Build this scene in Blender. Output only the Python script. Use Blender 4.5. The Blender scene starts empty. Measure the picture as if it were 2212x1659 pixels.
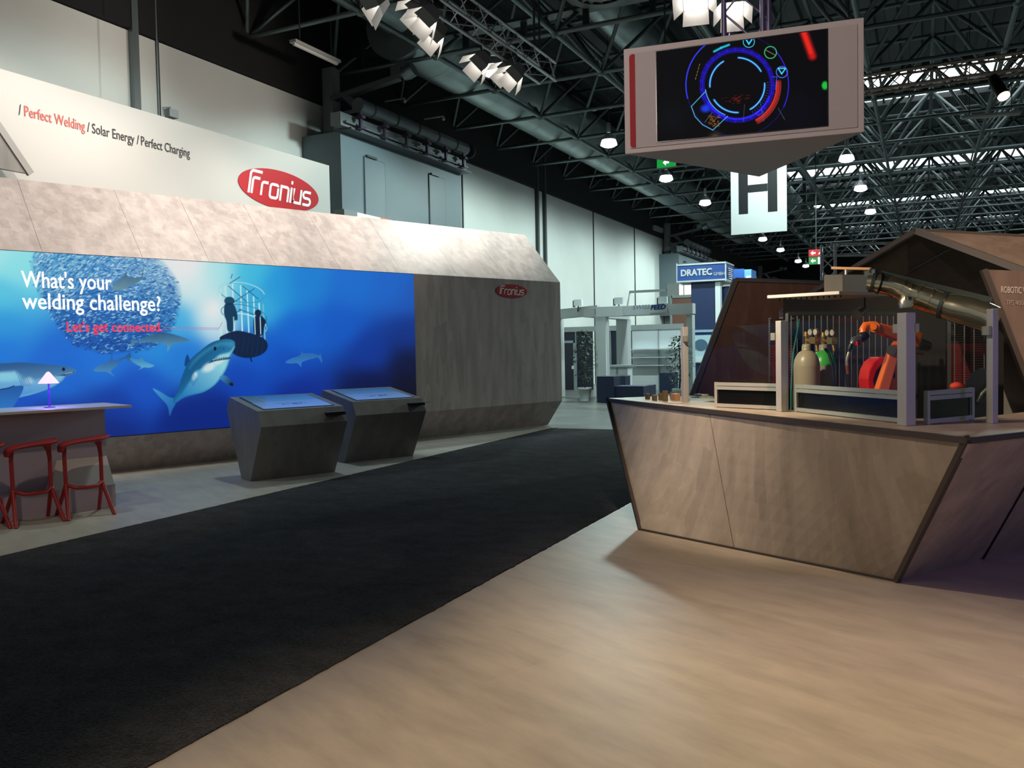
import bpy, math, random
import numpy as np
from mathutils import Vector, Matrix, Euler

random.seed(7)
rng = np.random.default_rng(11)
sc = bpy.context.scene
COL = sc.collection

# ------------------------------------------------------------------ camera
F, CX, CY, EYE = 1845.0, 1106.0, 829.5, 1.6
_dn = np.array([.0198, 1, .04054]); _dn /= np.linalg.norm(_dn)
_hd = np.array([(1996 - CX) / F, (737 - CY) / F, 1.0]); _hd -= _dn * _hd.dot(_dn); _hd /= np.linalg.norm(_hd)
_rt = np.cross(_dn, _hd)
CAMM = np.array([_rt, _hd, -_dn])            # camera frame (x right, y down, z ahead) -> hall frame (X across, Y along, Z up)
CAMP = np.array([0, 0, EYE])
cam_data = bpy.data.cameras.new('camera'); cam = bpy.data.objects.new('camera', cam_data); COL.objects.link(cam)
cam_data.sensor_width = 36.0; cam_data.lens = 36.0 * F / 2212.0; cam_data.clip_end = 400
_m = Matrix([list(CAMM[i]) for i in range(3)]) @ Matrix(((1, 0, 0), (0, -1, 0), (0, 0, -1)))
cam.matrix_world = Matrix.Translation(Vector(CAMP)) @ _m.to_4x4()
sc.camera = cam

def ray(x, y): return CAMM @ np.array([(x - CX) / F, (y - CY) / F, 1.0])
def atz(x, y, z=0.0): r = ray(x, y); return CAMP + r * (z - EYE) / r[2]
def atY(x, y, Y): r = ray(x, y); return CAMP + r * Y / r[1]
def atX(x, y, X): r = ray(x, y); return CAMP + r * X / r[0]
def atd(x, y, d): return CAMP + ray(x, y) * d
def onplane(x, y, p, n):
    r = ray(x, y); n = np.array(n, float); return CAMP + r * ((np.array(p) - CAMP).dot(n) / r.dot(n))

# ------------------------------------------------------------------ world, exposure, big lights
sc.view_settings.view_transform = 'Standard'; sc.view_settings.look = 'None'
sc.view_settings.exposure = 0.22; sc.view_settings.gamma = 1.0; sc.view_settings.use_curve_mapping = False
w = bpy.data.worlds.new('hall_air'); sc.world = w; w.use_nodes = True
w.node_tree.nodes['Background'].inputs[0].default_value = (.60, .70, .74, 1)
w.node_tree.nodes['Background'].inputs[1].default_value = .19
try:
    sc.cycles.use_denoising = True; sc.cycles.max_bounces = 6; sc.cycles.diffuse_bounces = 3; sc.cycles.glossy_bounces = 3
    sc.cycles.transmission_bounces = 4; sc.cycles.transparent_max_bounces = 8; sc.cycles.sample_clamp_indirect = 4.0
    sc.cycles.caustics_reflective = False; sc.cycles.caustics_refractive = False
except Exception: pass

def S(r, g, b, a=1.0):
    f = lambda c: c / 12.92 if c <= .04045 else ((c + .055) / 1.055) ** 2.4
    return (f(r / 255), f(g / 255), f(b / 255), a)

def lamp(name, kind, loc, power, color, target=None, size=.2, angle=60, blend=.5, parent=None):
    L = bpy.data.lights.new(name, kind); L.energy = power; L.color = color[:3]
    if kind == 'SPOT': L.spot_size = math.radians(angle); L.spot_blend = blend; L.shadow_soft_size = size
    elif kind == 'POINT': L.shadow_soft_size = size
    elif kind == 'AREA': L.size = size
    o = bpy.data.objects.new(name, L); COL.objects.link(o); o.location = loc
    if target is not None:
        o.rotation_euler = (Vector(target) - Vector(loc)).to_track_quat('-Z', 'Y').to_euler()
    return o
WARM = (1.0, .80, .58); HALOGEN = (1.0, .87, .77); COOL = (.78, 1.0, .96); WHITE = (1, .93, .84); VIOLET = (.42, .25, 1.0)
# hall lamps (the bells hung under the space frame; the ones near the left wall light it)
for x, y, p in ((-8.26, 4.4, 50), (-8.26, 10.4, 95), (-8.26, 16.5, 300), (-8.26, 23.9, 430), (-8.22, 29.9, 290), (-8.2, 35.8, 290), (-8.2, 43, 330), (-8.2, 49.9, 330), (-2.25, 29.8, 450), (-2.2, 42.4, 450), (4, 23.9, 380)):
    lamp('hall_lamp_light', 'SPOT', (x, y, 7.38), p * 4, COOL, (x - (0 if x > -5 else 1.2 if y > 17 else 4.5), y, 0), size=.22, angle=168 if y > 17 else 118, blend=.4)
lamp('hall_lamp_light', 'SPOT', (-2.2, 17.9, 7.38), 1100, COOL, (-3.2, 21, 3.5), size=.22, angle=80, blend=.6)
# floodlights of the lighting truss on the header board and the sloped stand top
for y, t, p, a in ((7.0, (-10.9, 7.4, 3.9), 560, 74), (9.5, (-10.7, 9.0, 3.8), 500, 74), (11.5, (-10.4, 11.0, 3.7), 410, 72), (13.8, (-9.8, 12.8, 3.7), 370, 68), (15.6, (-9.2, 14.2, 3.8), 300, 58), (17.0, (-8.3, 15.6, 3.7), 270, 52)):
    lamp('truss_flood_beam', 'SPOT', (-6.9, y, 6.5), p, HALOGEN, t, size=.12, angle=a, blend=.6)
for y in (9.5, 13.5): lamp('truss_flood_beam', 'SPOT', (-6.9, y, 6.6), 420, HALOGEN, (-13.2, y - .5, 7.0), size=.12, angle=64, blend=.7)  # extra beams added for warm flood spill on the upper hall wall
# stand rig lights; last three added to brighten display, canopy and bar (out of the picture, behind and above the camera)
for c, t, p, a in (((-4.4, 2.6, 6.2), (-.35, 6.0, .3), 700, 44), ((.9, .3, 6.4), (.1, 2.35, 0), 1650, 52), ((-3.2, 1.0, 6.2), (-1.6, 9.2, 4.2), 640, 34), ((2.2, 2.0, 6.2), (1.7, 8.2, 2.6), 1500, 32), ((-4.6, 2.2, 6.0), (-8.0, 5.6, .4), 200, 40)):
    lamp('rig_and_fill_light', 'SPOT', c, p, (1, .84, .76) if t[2] > 4 else (1, .80, .56) if t[2] == 0 else WARM, t, size=.10, angle=a, blend=.6)
lamp('cell_light', 'SPOT', (-2.0, 6.75, 2.7), 170, WARM, (-1.1, 7.9, 1.2), size=.04, angle=95, blend=.5)
lamp('violet_light', 'SPOT', (3.6, 4.2, 2.8), 85, VIOLET, (.7, 5.8, .5), size=.1, angle=56, blend=.7)


# ------------------------------------------------------------------ materials
MATS = {}
def _new(name):
    m = bpy.data.materials.new(name); m.use_nodes = True; nt = m.node_tree
    return m, nt, nt.nodes['Principled BSDF']
def mat(name, col, rough=.6, metal=0.0, noise=0.0, scale=8.0, emit=None, strength=0.0, alpha=1.0, spec=.5, bump=0.0, bscale=60, stretch=(1, 1, 1)):
    if name in MATS: return MATS[name]
    m, nt, b = _new(name)
    b.inputs['Base Color'].default_value = col; b.inputs['Roughness'].default_value = rough; b.inputs['Metallic'].default_value = metal
    b.inputs['Specular IOR Level'].default_value = spec
    if emit is not None:
        b.inputs['Emission Color'].default_value = emit; b.inputs['Emission Strength'].default_value = strength
    if noise > 0 or bump > 0:
        g = nt.nodes.new('ShaderNodeNewGeometry'); mp = nt.nodes.new('ShaderNodeMapping')
        mp.inputs['Scale'].default_value = stretch; nt.links.new(g.outputs['Position'], mp.inputs['Vector'])
    if noise > 0:
        n = nt.nodes.new('ShaderNodeTexNoise'); n.inputs['Scale'].default_value = scale; n.inputs['Detail'].default_value = 6
        nt.links.new(mp.outputs[0], n.inputs['Vector'])
        r = nt.nodes.new('ShaderNodeValToRGB')
        r.color_ramp.elements[0].position = .3; r.color_ramp.elements[1].position = .7
        r.color_ramp.elements[0].color = tuple(c * (1 - noise) for c in col[:3]) + (1,)
        r.color_ramp.elements[1].color = tuple(min(1, c * (1 + noise)) for c in col[:3]) + (1,)
        nt.links.new(n.outputs['Fac'], r.inputs[0]); nt.links.new(r.outputs[0], b.inputs['Base Color'])
    if bump > 0:
        n2 = nt.nodes.new('ShaderNodeTexNoise'); n2.inputs['Scale'].default_value = bscale; n2.inputs['Detail'].default_value = 3
        nt.links.new(mp.outputs[0], n2.inputs['Vector'])
        bp = nt.nodes.new('ShaderNodeBump'); bp.inputs['Strength'].default_value = bump; bp.inputs['Distance'].default_value = .02
        nt.links.new(n2.outputs['Fac'], bp.inputs['Height']); nt.links.new(bp.outputs[0], b.inputs['Normal'])
    MATS[name] = m; return m
def glow(name, col, strength):
    if name in MATS: return MATS[name]
    m, nt, b = _new(name)
    b.inputs['Base Color'].default_value = (.02, .02, .02, 1); b.inputs['Emission Color'].default_value = col
    b.inputs['Emission Strength'].default_value = strength; b.inputs['Roughness'].default_value = .4
    MATS[name] = m; return m
def laminate(name, c0, c1, rough=.5, stretch=(3.4, 3.4, .6), rot=0.0, spec=.4):
    """printed concrete decor: blotches drawn out along one direction"""
    m, nt, b = _new(name); N = nt.nodes; L = nt.links
    g = N.new('ShaderNodeNewGeometry')
    m0 = N.new('ShaderNodeMapping'); m0.inputs['Rotation'].default_value = (0, 0, math.radians(rot)); L.new(g.outputs['Position'], m0.inputs['Vector'])
    mp = N.new('ShaderNodeMapping'); mp.inputs['Scale'].default_value = stretch; L.new(m0.outputs[0], mp.inputs['Vector'])
    n1 = N.new('ShaderNodeTexNoise'); n1.inputs['Scale'].default_value = 1.6; n1.inputs['Detail'].default_value = 8; n1.inputs['Roughness'].default_value = .62
    n2 = N.new('ShaderNodeTexVoronoi'); n2.inputs['Scale'].default_value = 2.6; n2.feature = 'F1'; n2.distance = 'CHEBYCHEV'
    n3 = N.new('ShaderNodeTexNoise'); n3.inputs['Scale'].default_value = 7; n3.inputs['Detail'].default_value = 4
    mix = N.new('ShaderNodeMixRGB'); mix.blend_type = 'ADD'; mix.inputs[0].default_value = .05
    L.new(mp.outputs[0], mix.inputs[1]); L.new(n3.outputs['Color'], mix.inputs[2])
    L.new(mp.outputs[0], n1.inputs['Vector']); L.new(mp.outputs[0], n3.inputs['Vector']); L.new(mix.outputs[0], n2.inputs['Vector'])
    a = N.new('ShaderNodeMath'); a.operation = 'MULTIPLY_ADD'; a.inputs[1].default_value = .22
    sep = N.new('ShaderNodeSeparateColor'); L.new(n2.outputs['Color'], sep.inputs[0])
    L.new(sep.outputs[0], a.inputs[0]); L.new(n1.outputs['Fac'], a.inputs[2])
    r = N.new('ShaderNodeValToRGB'); e = r.color_ramp.elements; e[0].position = .34; e[1].position = .86; e[0].color = c0; e[1].color = c1
    L.new(a.outputs[0], r.inputs[0]); L.new(r.outputs[0], b.inputs['Base Color'])
    b.inputs['Roughness'].default_value = rough; b.inputs['Specular IOR Level'].default_value = spec
    MATS[name] = m; return m
def floor_lam(name, c0, c1, rough=.42):
    m, nt, b = _new(name); N = nt.nodes; L = nt.links
    g = N.new('ShaderNodeNewGeometry')
    mp = N.new('ShaderNodeMapping'); mp.inputs['Rotation'].default_value = (0, 0, math.radians(24)); L.new(g.outputs['Position'], mp.inputs['Vector'])
    br = N.new('ShaderNodeTexBrick'); br.inputs['Scale'].default_value = 1.0; br.inputs['Brick Width'].default_value = 1.28; br.inputs['Row Height'].default_value = .62
    br.inputs['Mortar Size'].default_value = .0022; br.inputs['Color1'].default_value = (0, 0, 0, 1); br.inputs['Color2'].default_value = (1, 1, 1, 1)
    br.inputs['Mortar'].default_value = (.25, .25, .25, 1); br.inputs['Bias'].default_value = 0
    L.new(mp.outputs[0], br.inputs['Vector'])
    m2 = N.new('ShaderNodeMapping'); m2.inputs['Scale'].default_value = (.9, 3.0, 1); L.new(mp.outputs[0], m2.inputs['Vector'])
    n1 = N.new('ShaderNodeTexNoise'); n1.inputs['Scale'].default_value = 2.2; n1.inputs['Detail'].default_value = 8; n1.inputs['Roughness'].default_value = .6
    L.new(m2.outputs[0], n1.inputs['Vector'])
    a = N.new('ShaderNodeMath'); a.operation = 'MULTIPLY_ADD'; a.inputs[1].default_value = .12
    sep = N.new('ShaderNodeSeparateColor'); L.new(br.outputs['Color'], sep.inputs[0])
    L.new(sep.outputs[0], a.inputs[0]); L.new(n1.outputs['Fac'], a.inputs[2])
    r = N.new('ShaderNodeValToRGB'); e = r.color_ramp.elements; e[0].position = .30; e[1].position = .84; e[0].color = c0; e[1].color = c1
    L.new(a.outputs[0], r.inputs[0]); L.new(r.outputs[0], b.inputs['Base Color'])
    b.inputs['Roughness'].default_value = rough; b.inputs['Specular IOR Level'].default_value = .4
    MATS[name] = m; return m
def glass(name, tint=(.93, .97, .96, 1), refl=.06):
    m = bpy.data.materials.new(name); m.use_nodes = True; nt = m.node_tree; nt.nodes.clear()
    o = nt.nodes.new('ShaderNodeOutputMaterial'); mx = nt.nodes.new('ShaderNodeMixShader'); t = nt.nodes.new('ShaderNodeBsdfTransparent')
    g = nt.nodes.new('ShaderNodeBsdfGlossy'); g.inputs['Roughness'].default_value = .02; t.inputs['Color'].default_value = tint
    fr = nt.nodes.new('ShaderNodeFresnel'); fr.inputs['IOR'].default_value = 1.12
    ad = nt.nodes.new('ShaderNodeMath'); ad.operation = 'ADD'; ad.inputs[1].default_value = .014; nt.links.new(fr.outputs[0], ad.inputs[0])
    gm = nt.nodes.new('ShaderNodeNewGeometry'); iv = nt.nodes.new('ShaderNodeMath'); iv.operation = 'SUBTRACT'; iv.inputs[0].default_value = 1.0; nt.links.new(gm.outputs['Backfacing'], iv.inputs[1])
    ml = nt.nodes.new('ShaderNodeMath'); ml.operation = 'MULTIPLY'; nt.links.new(ad.outputs[0], ml.inputs[0]); nt.links.new(iv.outputs[0], ml.inputs[1]); nt.links.new(ml.outputs[0], mx.inputs[0]); nt.links.new(t.outputs[0], mx.inputs[1]); nt.links.new(g.outputs[0], mx.inputs[2]); nt.links.new(mx.outputs[0], o.inputs[0])
    MATS[name] = m; return m
def painted(name, strength, rough=.35, spec=.5):
    """backlit print / display: the picture is stored as a colour per vertex"""
    m, nt, b = _new(name)
    at = nt.nodes.new('ShaderNodeVertexColor'); at.layer_name = 'picture'
    b.inputs['Base Color'].default_value = (.006, .006, .006, 1); b.inputs['Roughness'].default_value = rough; b.inputs['Specular IOR Level'].default_value = spec
    nt.links.new(at.outputs[0], b.inputs['Emission Color']); b.inputs['Emission Strength'].default_value = strength
    MATS[name] = m; return m

# ------------------------------------------------------------------ mesh helpers
class MB:
    def __init__(s): s.v = []; s.f = []; s.m = []; s.sm = []
    def add(s, vs, fs, mi=0, smooth=False):
        o = len(s.v); s.v += [tuple(map(float, q)) for q in vs]
        for f in fs: s.f.append(tuple(i + o for i in f)); s.m.append(mi); s.sm.append(smooth)
        return s
    def box(s, c, d, rz=0.0, mi=0, M=None, taper=1.0):
        x, y, z = (k / 2 for k in d); t = taper
        P = [(-x, -y, -z), (x, -y, -z), (x, y, -z), (-x, y, -z), (-x * t, -y * t, z), (x * t, -y * t, z), (x * t, y * t, z), (-x * t, y * t, z)]
        R = M if M is not None else Matrix.Rotation(rz, 3, 'Z')
        vs = [R @ Vector(p) + Vector(c) for p in P]
        return s.add(vs, [(0, 3, 2, 1), (4, 5, 6, 7), (0, 1, 5, 4), (1, 2, 6, 5), (2, 3, 7, 6), (3, 0, 4, 7)], mi)
    def hull8(s, a, b, mi=0):
        """prism between two polygons of equal count (a bottom/front, b top/back)"""
        n = len(a); fs = [tuple(range(n))[::-1], tuple(range(n, 2 * n))] + [(i, (i + 1) % n, n + (i + 1) % n, n + i) for i in range(n)]
        return s.add(list(a) + list(b), fs, mi)
    def slab(s, poly, vec, mi=0):
        v = np.array(vec, float); return s.hull8([np.array(p, float) for p in poly], [np.array(p, float) + v for p in poly], mi)
    def bar(s, a, b, wd, ht=None, up=(0, 0, 1), mi=0):
        ht = ht or wd; a = Vector(a); b = Vector(b); d = (b - a).normalized(); u = Vector(up)
        if abs(d.dot(u)) > .98: u = Vector((1, 0, 0))
        x = d.cross(u).normalized(); u = x.cross(d).normalized()
        q = [(-.5, -.5), (.5, -.5), (.5, .5), (-.5, .5)]
        return s.hull8([a + x * i * wd + u * j * ht for i, j in q], [b + x * i * wd + u * j * ht for i, j in q], mi)
    def tube(s, path, r, n=8, mi=0, cap=True, smooth=True, up=None):
        P = [Vector(p) for p in path]; rr = r if isinstance(r, (list, tuple)) else [r] * len(P)
        rings = []; prev = None
        for i, p in enumerate(P):
            d = ((P[min(i + 1, len(P) - 1)] - p).normalized() + (p - P[max(i - 1, 0)]).normalized())
            d = d.normalized() if d.length > 1e-9 else Vector((0, 0, 1))
            u = prev if prev is not None else (Vector((0, 0, 1)) if abs(d.z) < .9 else Vector((1, 0, 0)))
            x = d.cross(u).normalized(); u = x.cross(d).normalized(); prev = u
            rings.append([p + (x * math.cos(2 * math.pi * k / n) + u * math.sin(2 * math.pi * k / n)) * rr[i] for k in range(n)])
        vs = [q for R in rings for q in R]; fs = []
        for i in range(len(P) - 1):
            for k in range(n): a = i * n + k; b = i * n + (k + 1) % n; fs.append((a, b, b + n, a + n))
        s.add(vs, fs, mi, smooth)
        if cap: s.add(rings[0], [tuple(range(n))[::-1]], mi); s.add(rings[-1], [tuple(range(n))], mi)
        return s
    def lathe(s, prof, c=(0, 0, 0), n=20, mi=0, M=None, smooth=True, cap=True):
        vs = []; R = M or Matrix.Identity(3)
        for r, z in prof:
            for k in range(n): vs.append(R @ Vector((r * math.cos(2 * math.pi * k / n), r * math.sin(2 * math.pi * k / n), z)) + Vector(c))
        fs = []
        for i in range(len(prof) - 1):
            for k in range(n): a = i * n + k; b = i * n + (k + 1) % n; fs.append((a, b, b + n, a + n))
        s.add(vs, fs, mi, smooth)
        if cap and prof[0][0] > 1e-6: s.add(vs[:n], [tuple(range(n))[::-1]], mi)
        if cap and prof[-1][0] > 1e-6: s.add(vs[-n:], [tuple(range(n))], mi)
        return s
    def sphere(s, c, r, n=10, mi=0, sq=(1, 1, 1)):
        pr = [(max(1e-7, math.sin(math.pi * i / n)) * r, -math.cos(math.pi * i / n) * r) for i in range(n + 1)]
        M = Matrix.Diagonal(Vector(sq)); return s.lathe(pr, c, n * 2, mi, M)
    def loft(s, rings, mi=0, smooth=True, cap=True):
        n = len(rings[0]); vs = [q for R in rings for q in R]; fs = []
        for i in range(len(rings) - 1):
            for k in range(n): a = i * n + k; b = i * n + (k + 1) % n; fs.append((a, b, b + n, a + n))
        s.add(vs, fs, mi, smooth)
        if cap: s.add(rings[0], [tuple(range(n))[::-1]], mi); s.add(rings[-1], [tuple(range(n))], mi)
        return s
    def build(s, name, mats, parent=None, bevel=0.0, fix=True):
        me = bpy.data.meshes.new(name)
        off = Vector((0, 0, 0)); p = parent
        while p is not None: off += p.location; p = p.parent
        me.from_pydata([(a - off.x, b - off.y, c - off.z) for a, b, c in s.v], [], s.f)
        for q in (mats if isinstance(mats, (list, tuple)) else [mats]): me.materials.append(q)
        me.polygons.foreach_set('material_index', s.m); me.polygons.foreach_set('use_smooth', s.sm); me.update()
        if fix:
            import bmesh
            bm = bmesh.new(); bm.from_mesh(me); bmesh.ops.recalc_face_normals(bm, faces=bm.faces); bm.to_mesh(me); bm.free()
        o = bpy.data.objects.new(name, me); COL.objects.link(o)
        if parent is not None: o.parent = parent
        if bevel > 0:
            b = o.modifiers.new('edge', 'BEVEL'); b.width = bevel; b.segments = 2; b.limit_method = 'ANGLE'
        return o

def tag(o, label=None, cat=None, group=None, kind=None):
    if label: o['label'] = label
    if cat: o['category'] = cat
    if group: o['group'] = group
    if kind: o['kind'] = kind
    return o
def thing(name, label, cat, loc=(0, 0, 0), group=None, kind=None):
    o = bpy.data.objects.new(name, None); COL.objects.link(o); o.location = tuple(map(float, loc)); o.empty_display_size = .1
    return tag(o, label, cat, group, kind)
def dup(root, loc, rz=None, label=None, group=None):
    def cp(o, par):
        c = o.copy(); COL.objects.link(c)
        if par is not None: c.parent = par
        for ch in list(o.children): cp(ch, c)
        return c
    r = cp(root, None); r.location = tuple(map(float, loc))
    if rz is not None: r.rotation_euler = (0, 0, rz)
    if label: r['label'] = label
    if group: r['group'] = group
    return r

_tc = {}
def text_geo(t, shear=0.0):
    k = (t, shear)
    if k in _tc: return _tc[k]
    cu = bpy.data.curves.new('lettering', 'FONT'); cu.body = t; cu.size = 1.0; cu.resolution_u = 3; cu.shear = shear
    o = bpy.data.objects.new('lettering', cu); COL.objects.link(o)
    bpy.context.view_layer.update()
    me = bpy.data.meshes.new_from_object(o.evaluated_get(bpy.context.evaluated_depsgraph_get()))
    vs = np.array([v.co[:] for v in me.vertices]); fs = [tuple(p.vertices) for p in me.polygons]
    bpy.data.objects.remove(o); bpy.data.curves.remove(cu); bpy.data.meshes.remove(me)
    _tc[k] = (vs, fs); return _tc[k]
def lettering(mb, t, origin, ex, ey, width=None, cap=None, lift=None, mi=0, bold=0.0, shear=0.0):
    """flat letters; origin = left end of the baseline, ex / ey unit vectors, cap = height of a capital"""
    vs, fs = text_geo(t, shear); x0, x1 = vs[:, 0].min(), vs[:, 0].max()
    kc, _ = text_geo('H'); ch = kc[:, 1].max()
    sy = cap / ch; sx = (width / (x1 - x0)) if width else sy
    origin = np.array(origin, float); ex = np.array(ex, float); ey = np.array(ey, float)
    lf = np.cross(ex, ey) * .003
    offs = [(0, 0)] if bold <= 0 else [(bold * math.cos(a), bold * math.sin(a)) for a in np.linspace(0, 2 * math.pi, 6, endpoint=False)]
    for k, (bx, by) in enumerate(offs):
        P = [origin + ex * ((v[0] - x0) * sx + bx * cap) + ey * (v[1] * sy + by * cap) + lf * (1 + .06 * k) for v in vs]
        mb.add(P, fs, mi)
    return mb
def strokes(mb, lines, wd, place, mi=0):
    """mitred flat strokes in 2D, mapped into space by place(x, y)"""
    for L in lines:
        P = [np.array(p, float) for p in L]; P = [P[0]] + [P[i] for i in range(1, len(P)) if np.linalg.norm(P[i] - P[i - 1]) > 1e-5]; n = len(P); a = []; b = []
        for i in range(n):
            d0 = P[i] - P[i - 1] if i > 0 else P[1] - P[0]; d1 = P[i + 1] - P[i] if i < n - 1 else P[i] - P[i - 1]
            d0 = d0 / np.linalg.norm(d0); d1 = d1 / np.linalg.norm(d1)
            n0 = np.array([-d0[1], d0[0]]); n1 = np.array([-d1[1], d1[0]]); mN = n0 + n1; mN /= max(1e-6, np.linalg.norm(mN))
            k = wd / 2 / max(.35, mN.dot(n0)); a.append(P[i] + mN * k); b.append(P[i] - mN * k)
        vs = [place(*q) for q in a + b]; mb.add(vs, [(i, i + 1, n + i + 1, n + i) for i in range(n - 1)], mi)
    return mb
def rc(x0, y0, x1, y1, r, n=5):          # rounded box outline, closed
    o = []
    for cx, cy, a in ((x1 - r, y1 - r, 0), (x0 + r, y1 - r, 90), (x0 + r, y0 + r, 180), (x1 - r, y0 + r, 270)):
        for k in range(n + 1):
            t = math.radians(a + 90 * k / n); o.append((cx + r * math.cos(t), cy + r * math.sin(t)))
    return o + [o[0], o[1]]
def arc(cx, cy, r, a0, a1, n=5): return [(cx + r * math.cos(math.radians(a0 + (a1 - a0) * k / n)), cy + r * math.sin(math.radians(a0 + (a1 - a0) * k / n))) for k in range(n + 1)]
def logo_strokes():
    """the italic rounded word in the red oval"""
    Ls = []; r = .22
    Ls.append([(0, 0), (0, 1.42)] + arc(.28, 1.42, .28, 180, 90) + [(1.18, 1.70)])                     # outer angle of the F
    Ls.append([(.30, 0), (.30, 1.0)] + arc(.50, 1.0, .2, 180, 90) + [(1.02, 1.2)])                     # inner angle of the F
    x = 1.0 + .28; Ls.append([(x, 0), (x, .8)] + arc(x + r, .8, r, 180, 90) + [(x + .66, 1.02)])        # r
    x += .92; Ls.append(rc(x, 0.0, x + .86, 1.02, r))                                                   # o
    x += 1.18; Ls.append([(x, -.1), (x, 1.02), (x + .62, 1.02)] + arc(x + .62, .80, r, 90, 0) + [(x + .84, -.1)])   # n
    x += 1.16; Ls.append([(x, -.1), (x, 1.1)]); Ls.append([(x, 1.36), (x, 1.62)])                       # i
    x += .32; Ls.append([(x, 1.1), (x, .2)] + arc(x + r, .22, r, 180, 270) + [(x + .84, 0), (x + .84, 1.1)])        # u
    x += 1.16; Ls.append([(x + .84, 1.02), (x + .2, 1.02)] + arc(x + .2, .77, .25, 90, 270) + [(x + .6, .52)] + arc(x + .6, .26, .26, 90, -90) + [(x - .04, 0)])   # s
    return Ls, x + .86
def logo(parent, c, ex, ey, nrm, wd, ht, red, white, tilt=0.0):
    c = np.array(c, float); ex = np.array(ex, float); ey = np.array(ey, float); nrm = np.array(nrm, float); ca, sa = math.cos(tilt), math.sin(tilt)
    e1 = ex * ca + ey * sa; e2 = ey * ca - ex * sa
    mb = MB(); n = 56
    ring = [c + e1 * math.cos(2 * math.pi * k / n) * wd / 2 + e2 * math.sin(2 * math.pi * k / n) * ht / 2 for k in range(n)]
    mb.hull8(ring, [q + nrm * .012 for q in ring]); o = mb.build('logo_plate', red, parent)
    Ls, W = logo_strokes(); k = wd * .80 / (W + .35); mb = MB()
    place = lambda x, y: c + ex * ((x + .22 * y - (W + .2) / 2) * k) + ey * ((y - .70) * k) + nrm * .016
    strokes(mb, Ls, .215, place); mb.build('logo_lettering', white, o, fix=False)
    return o

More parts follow.
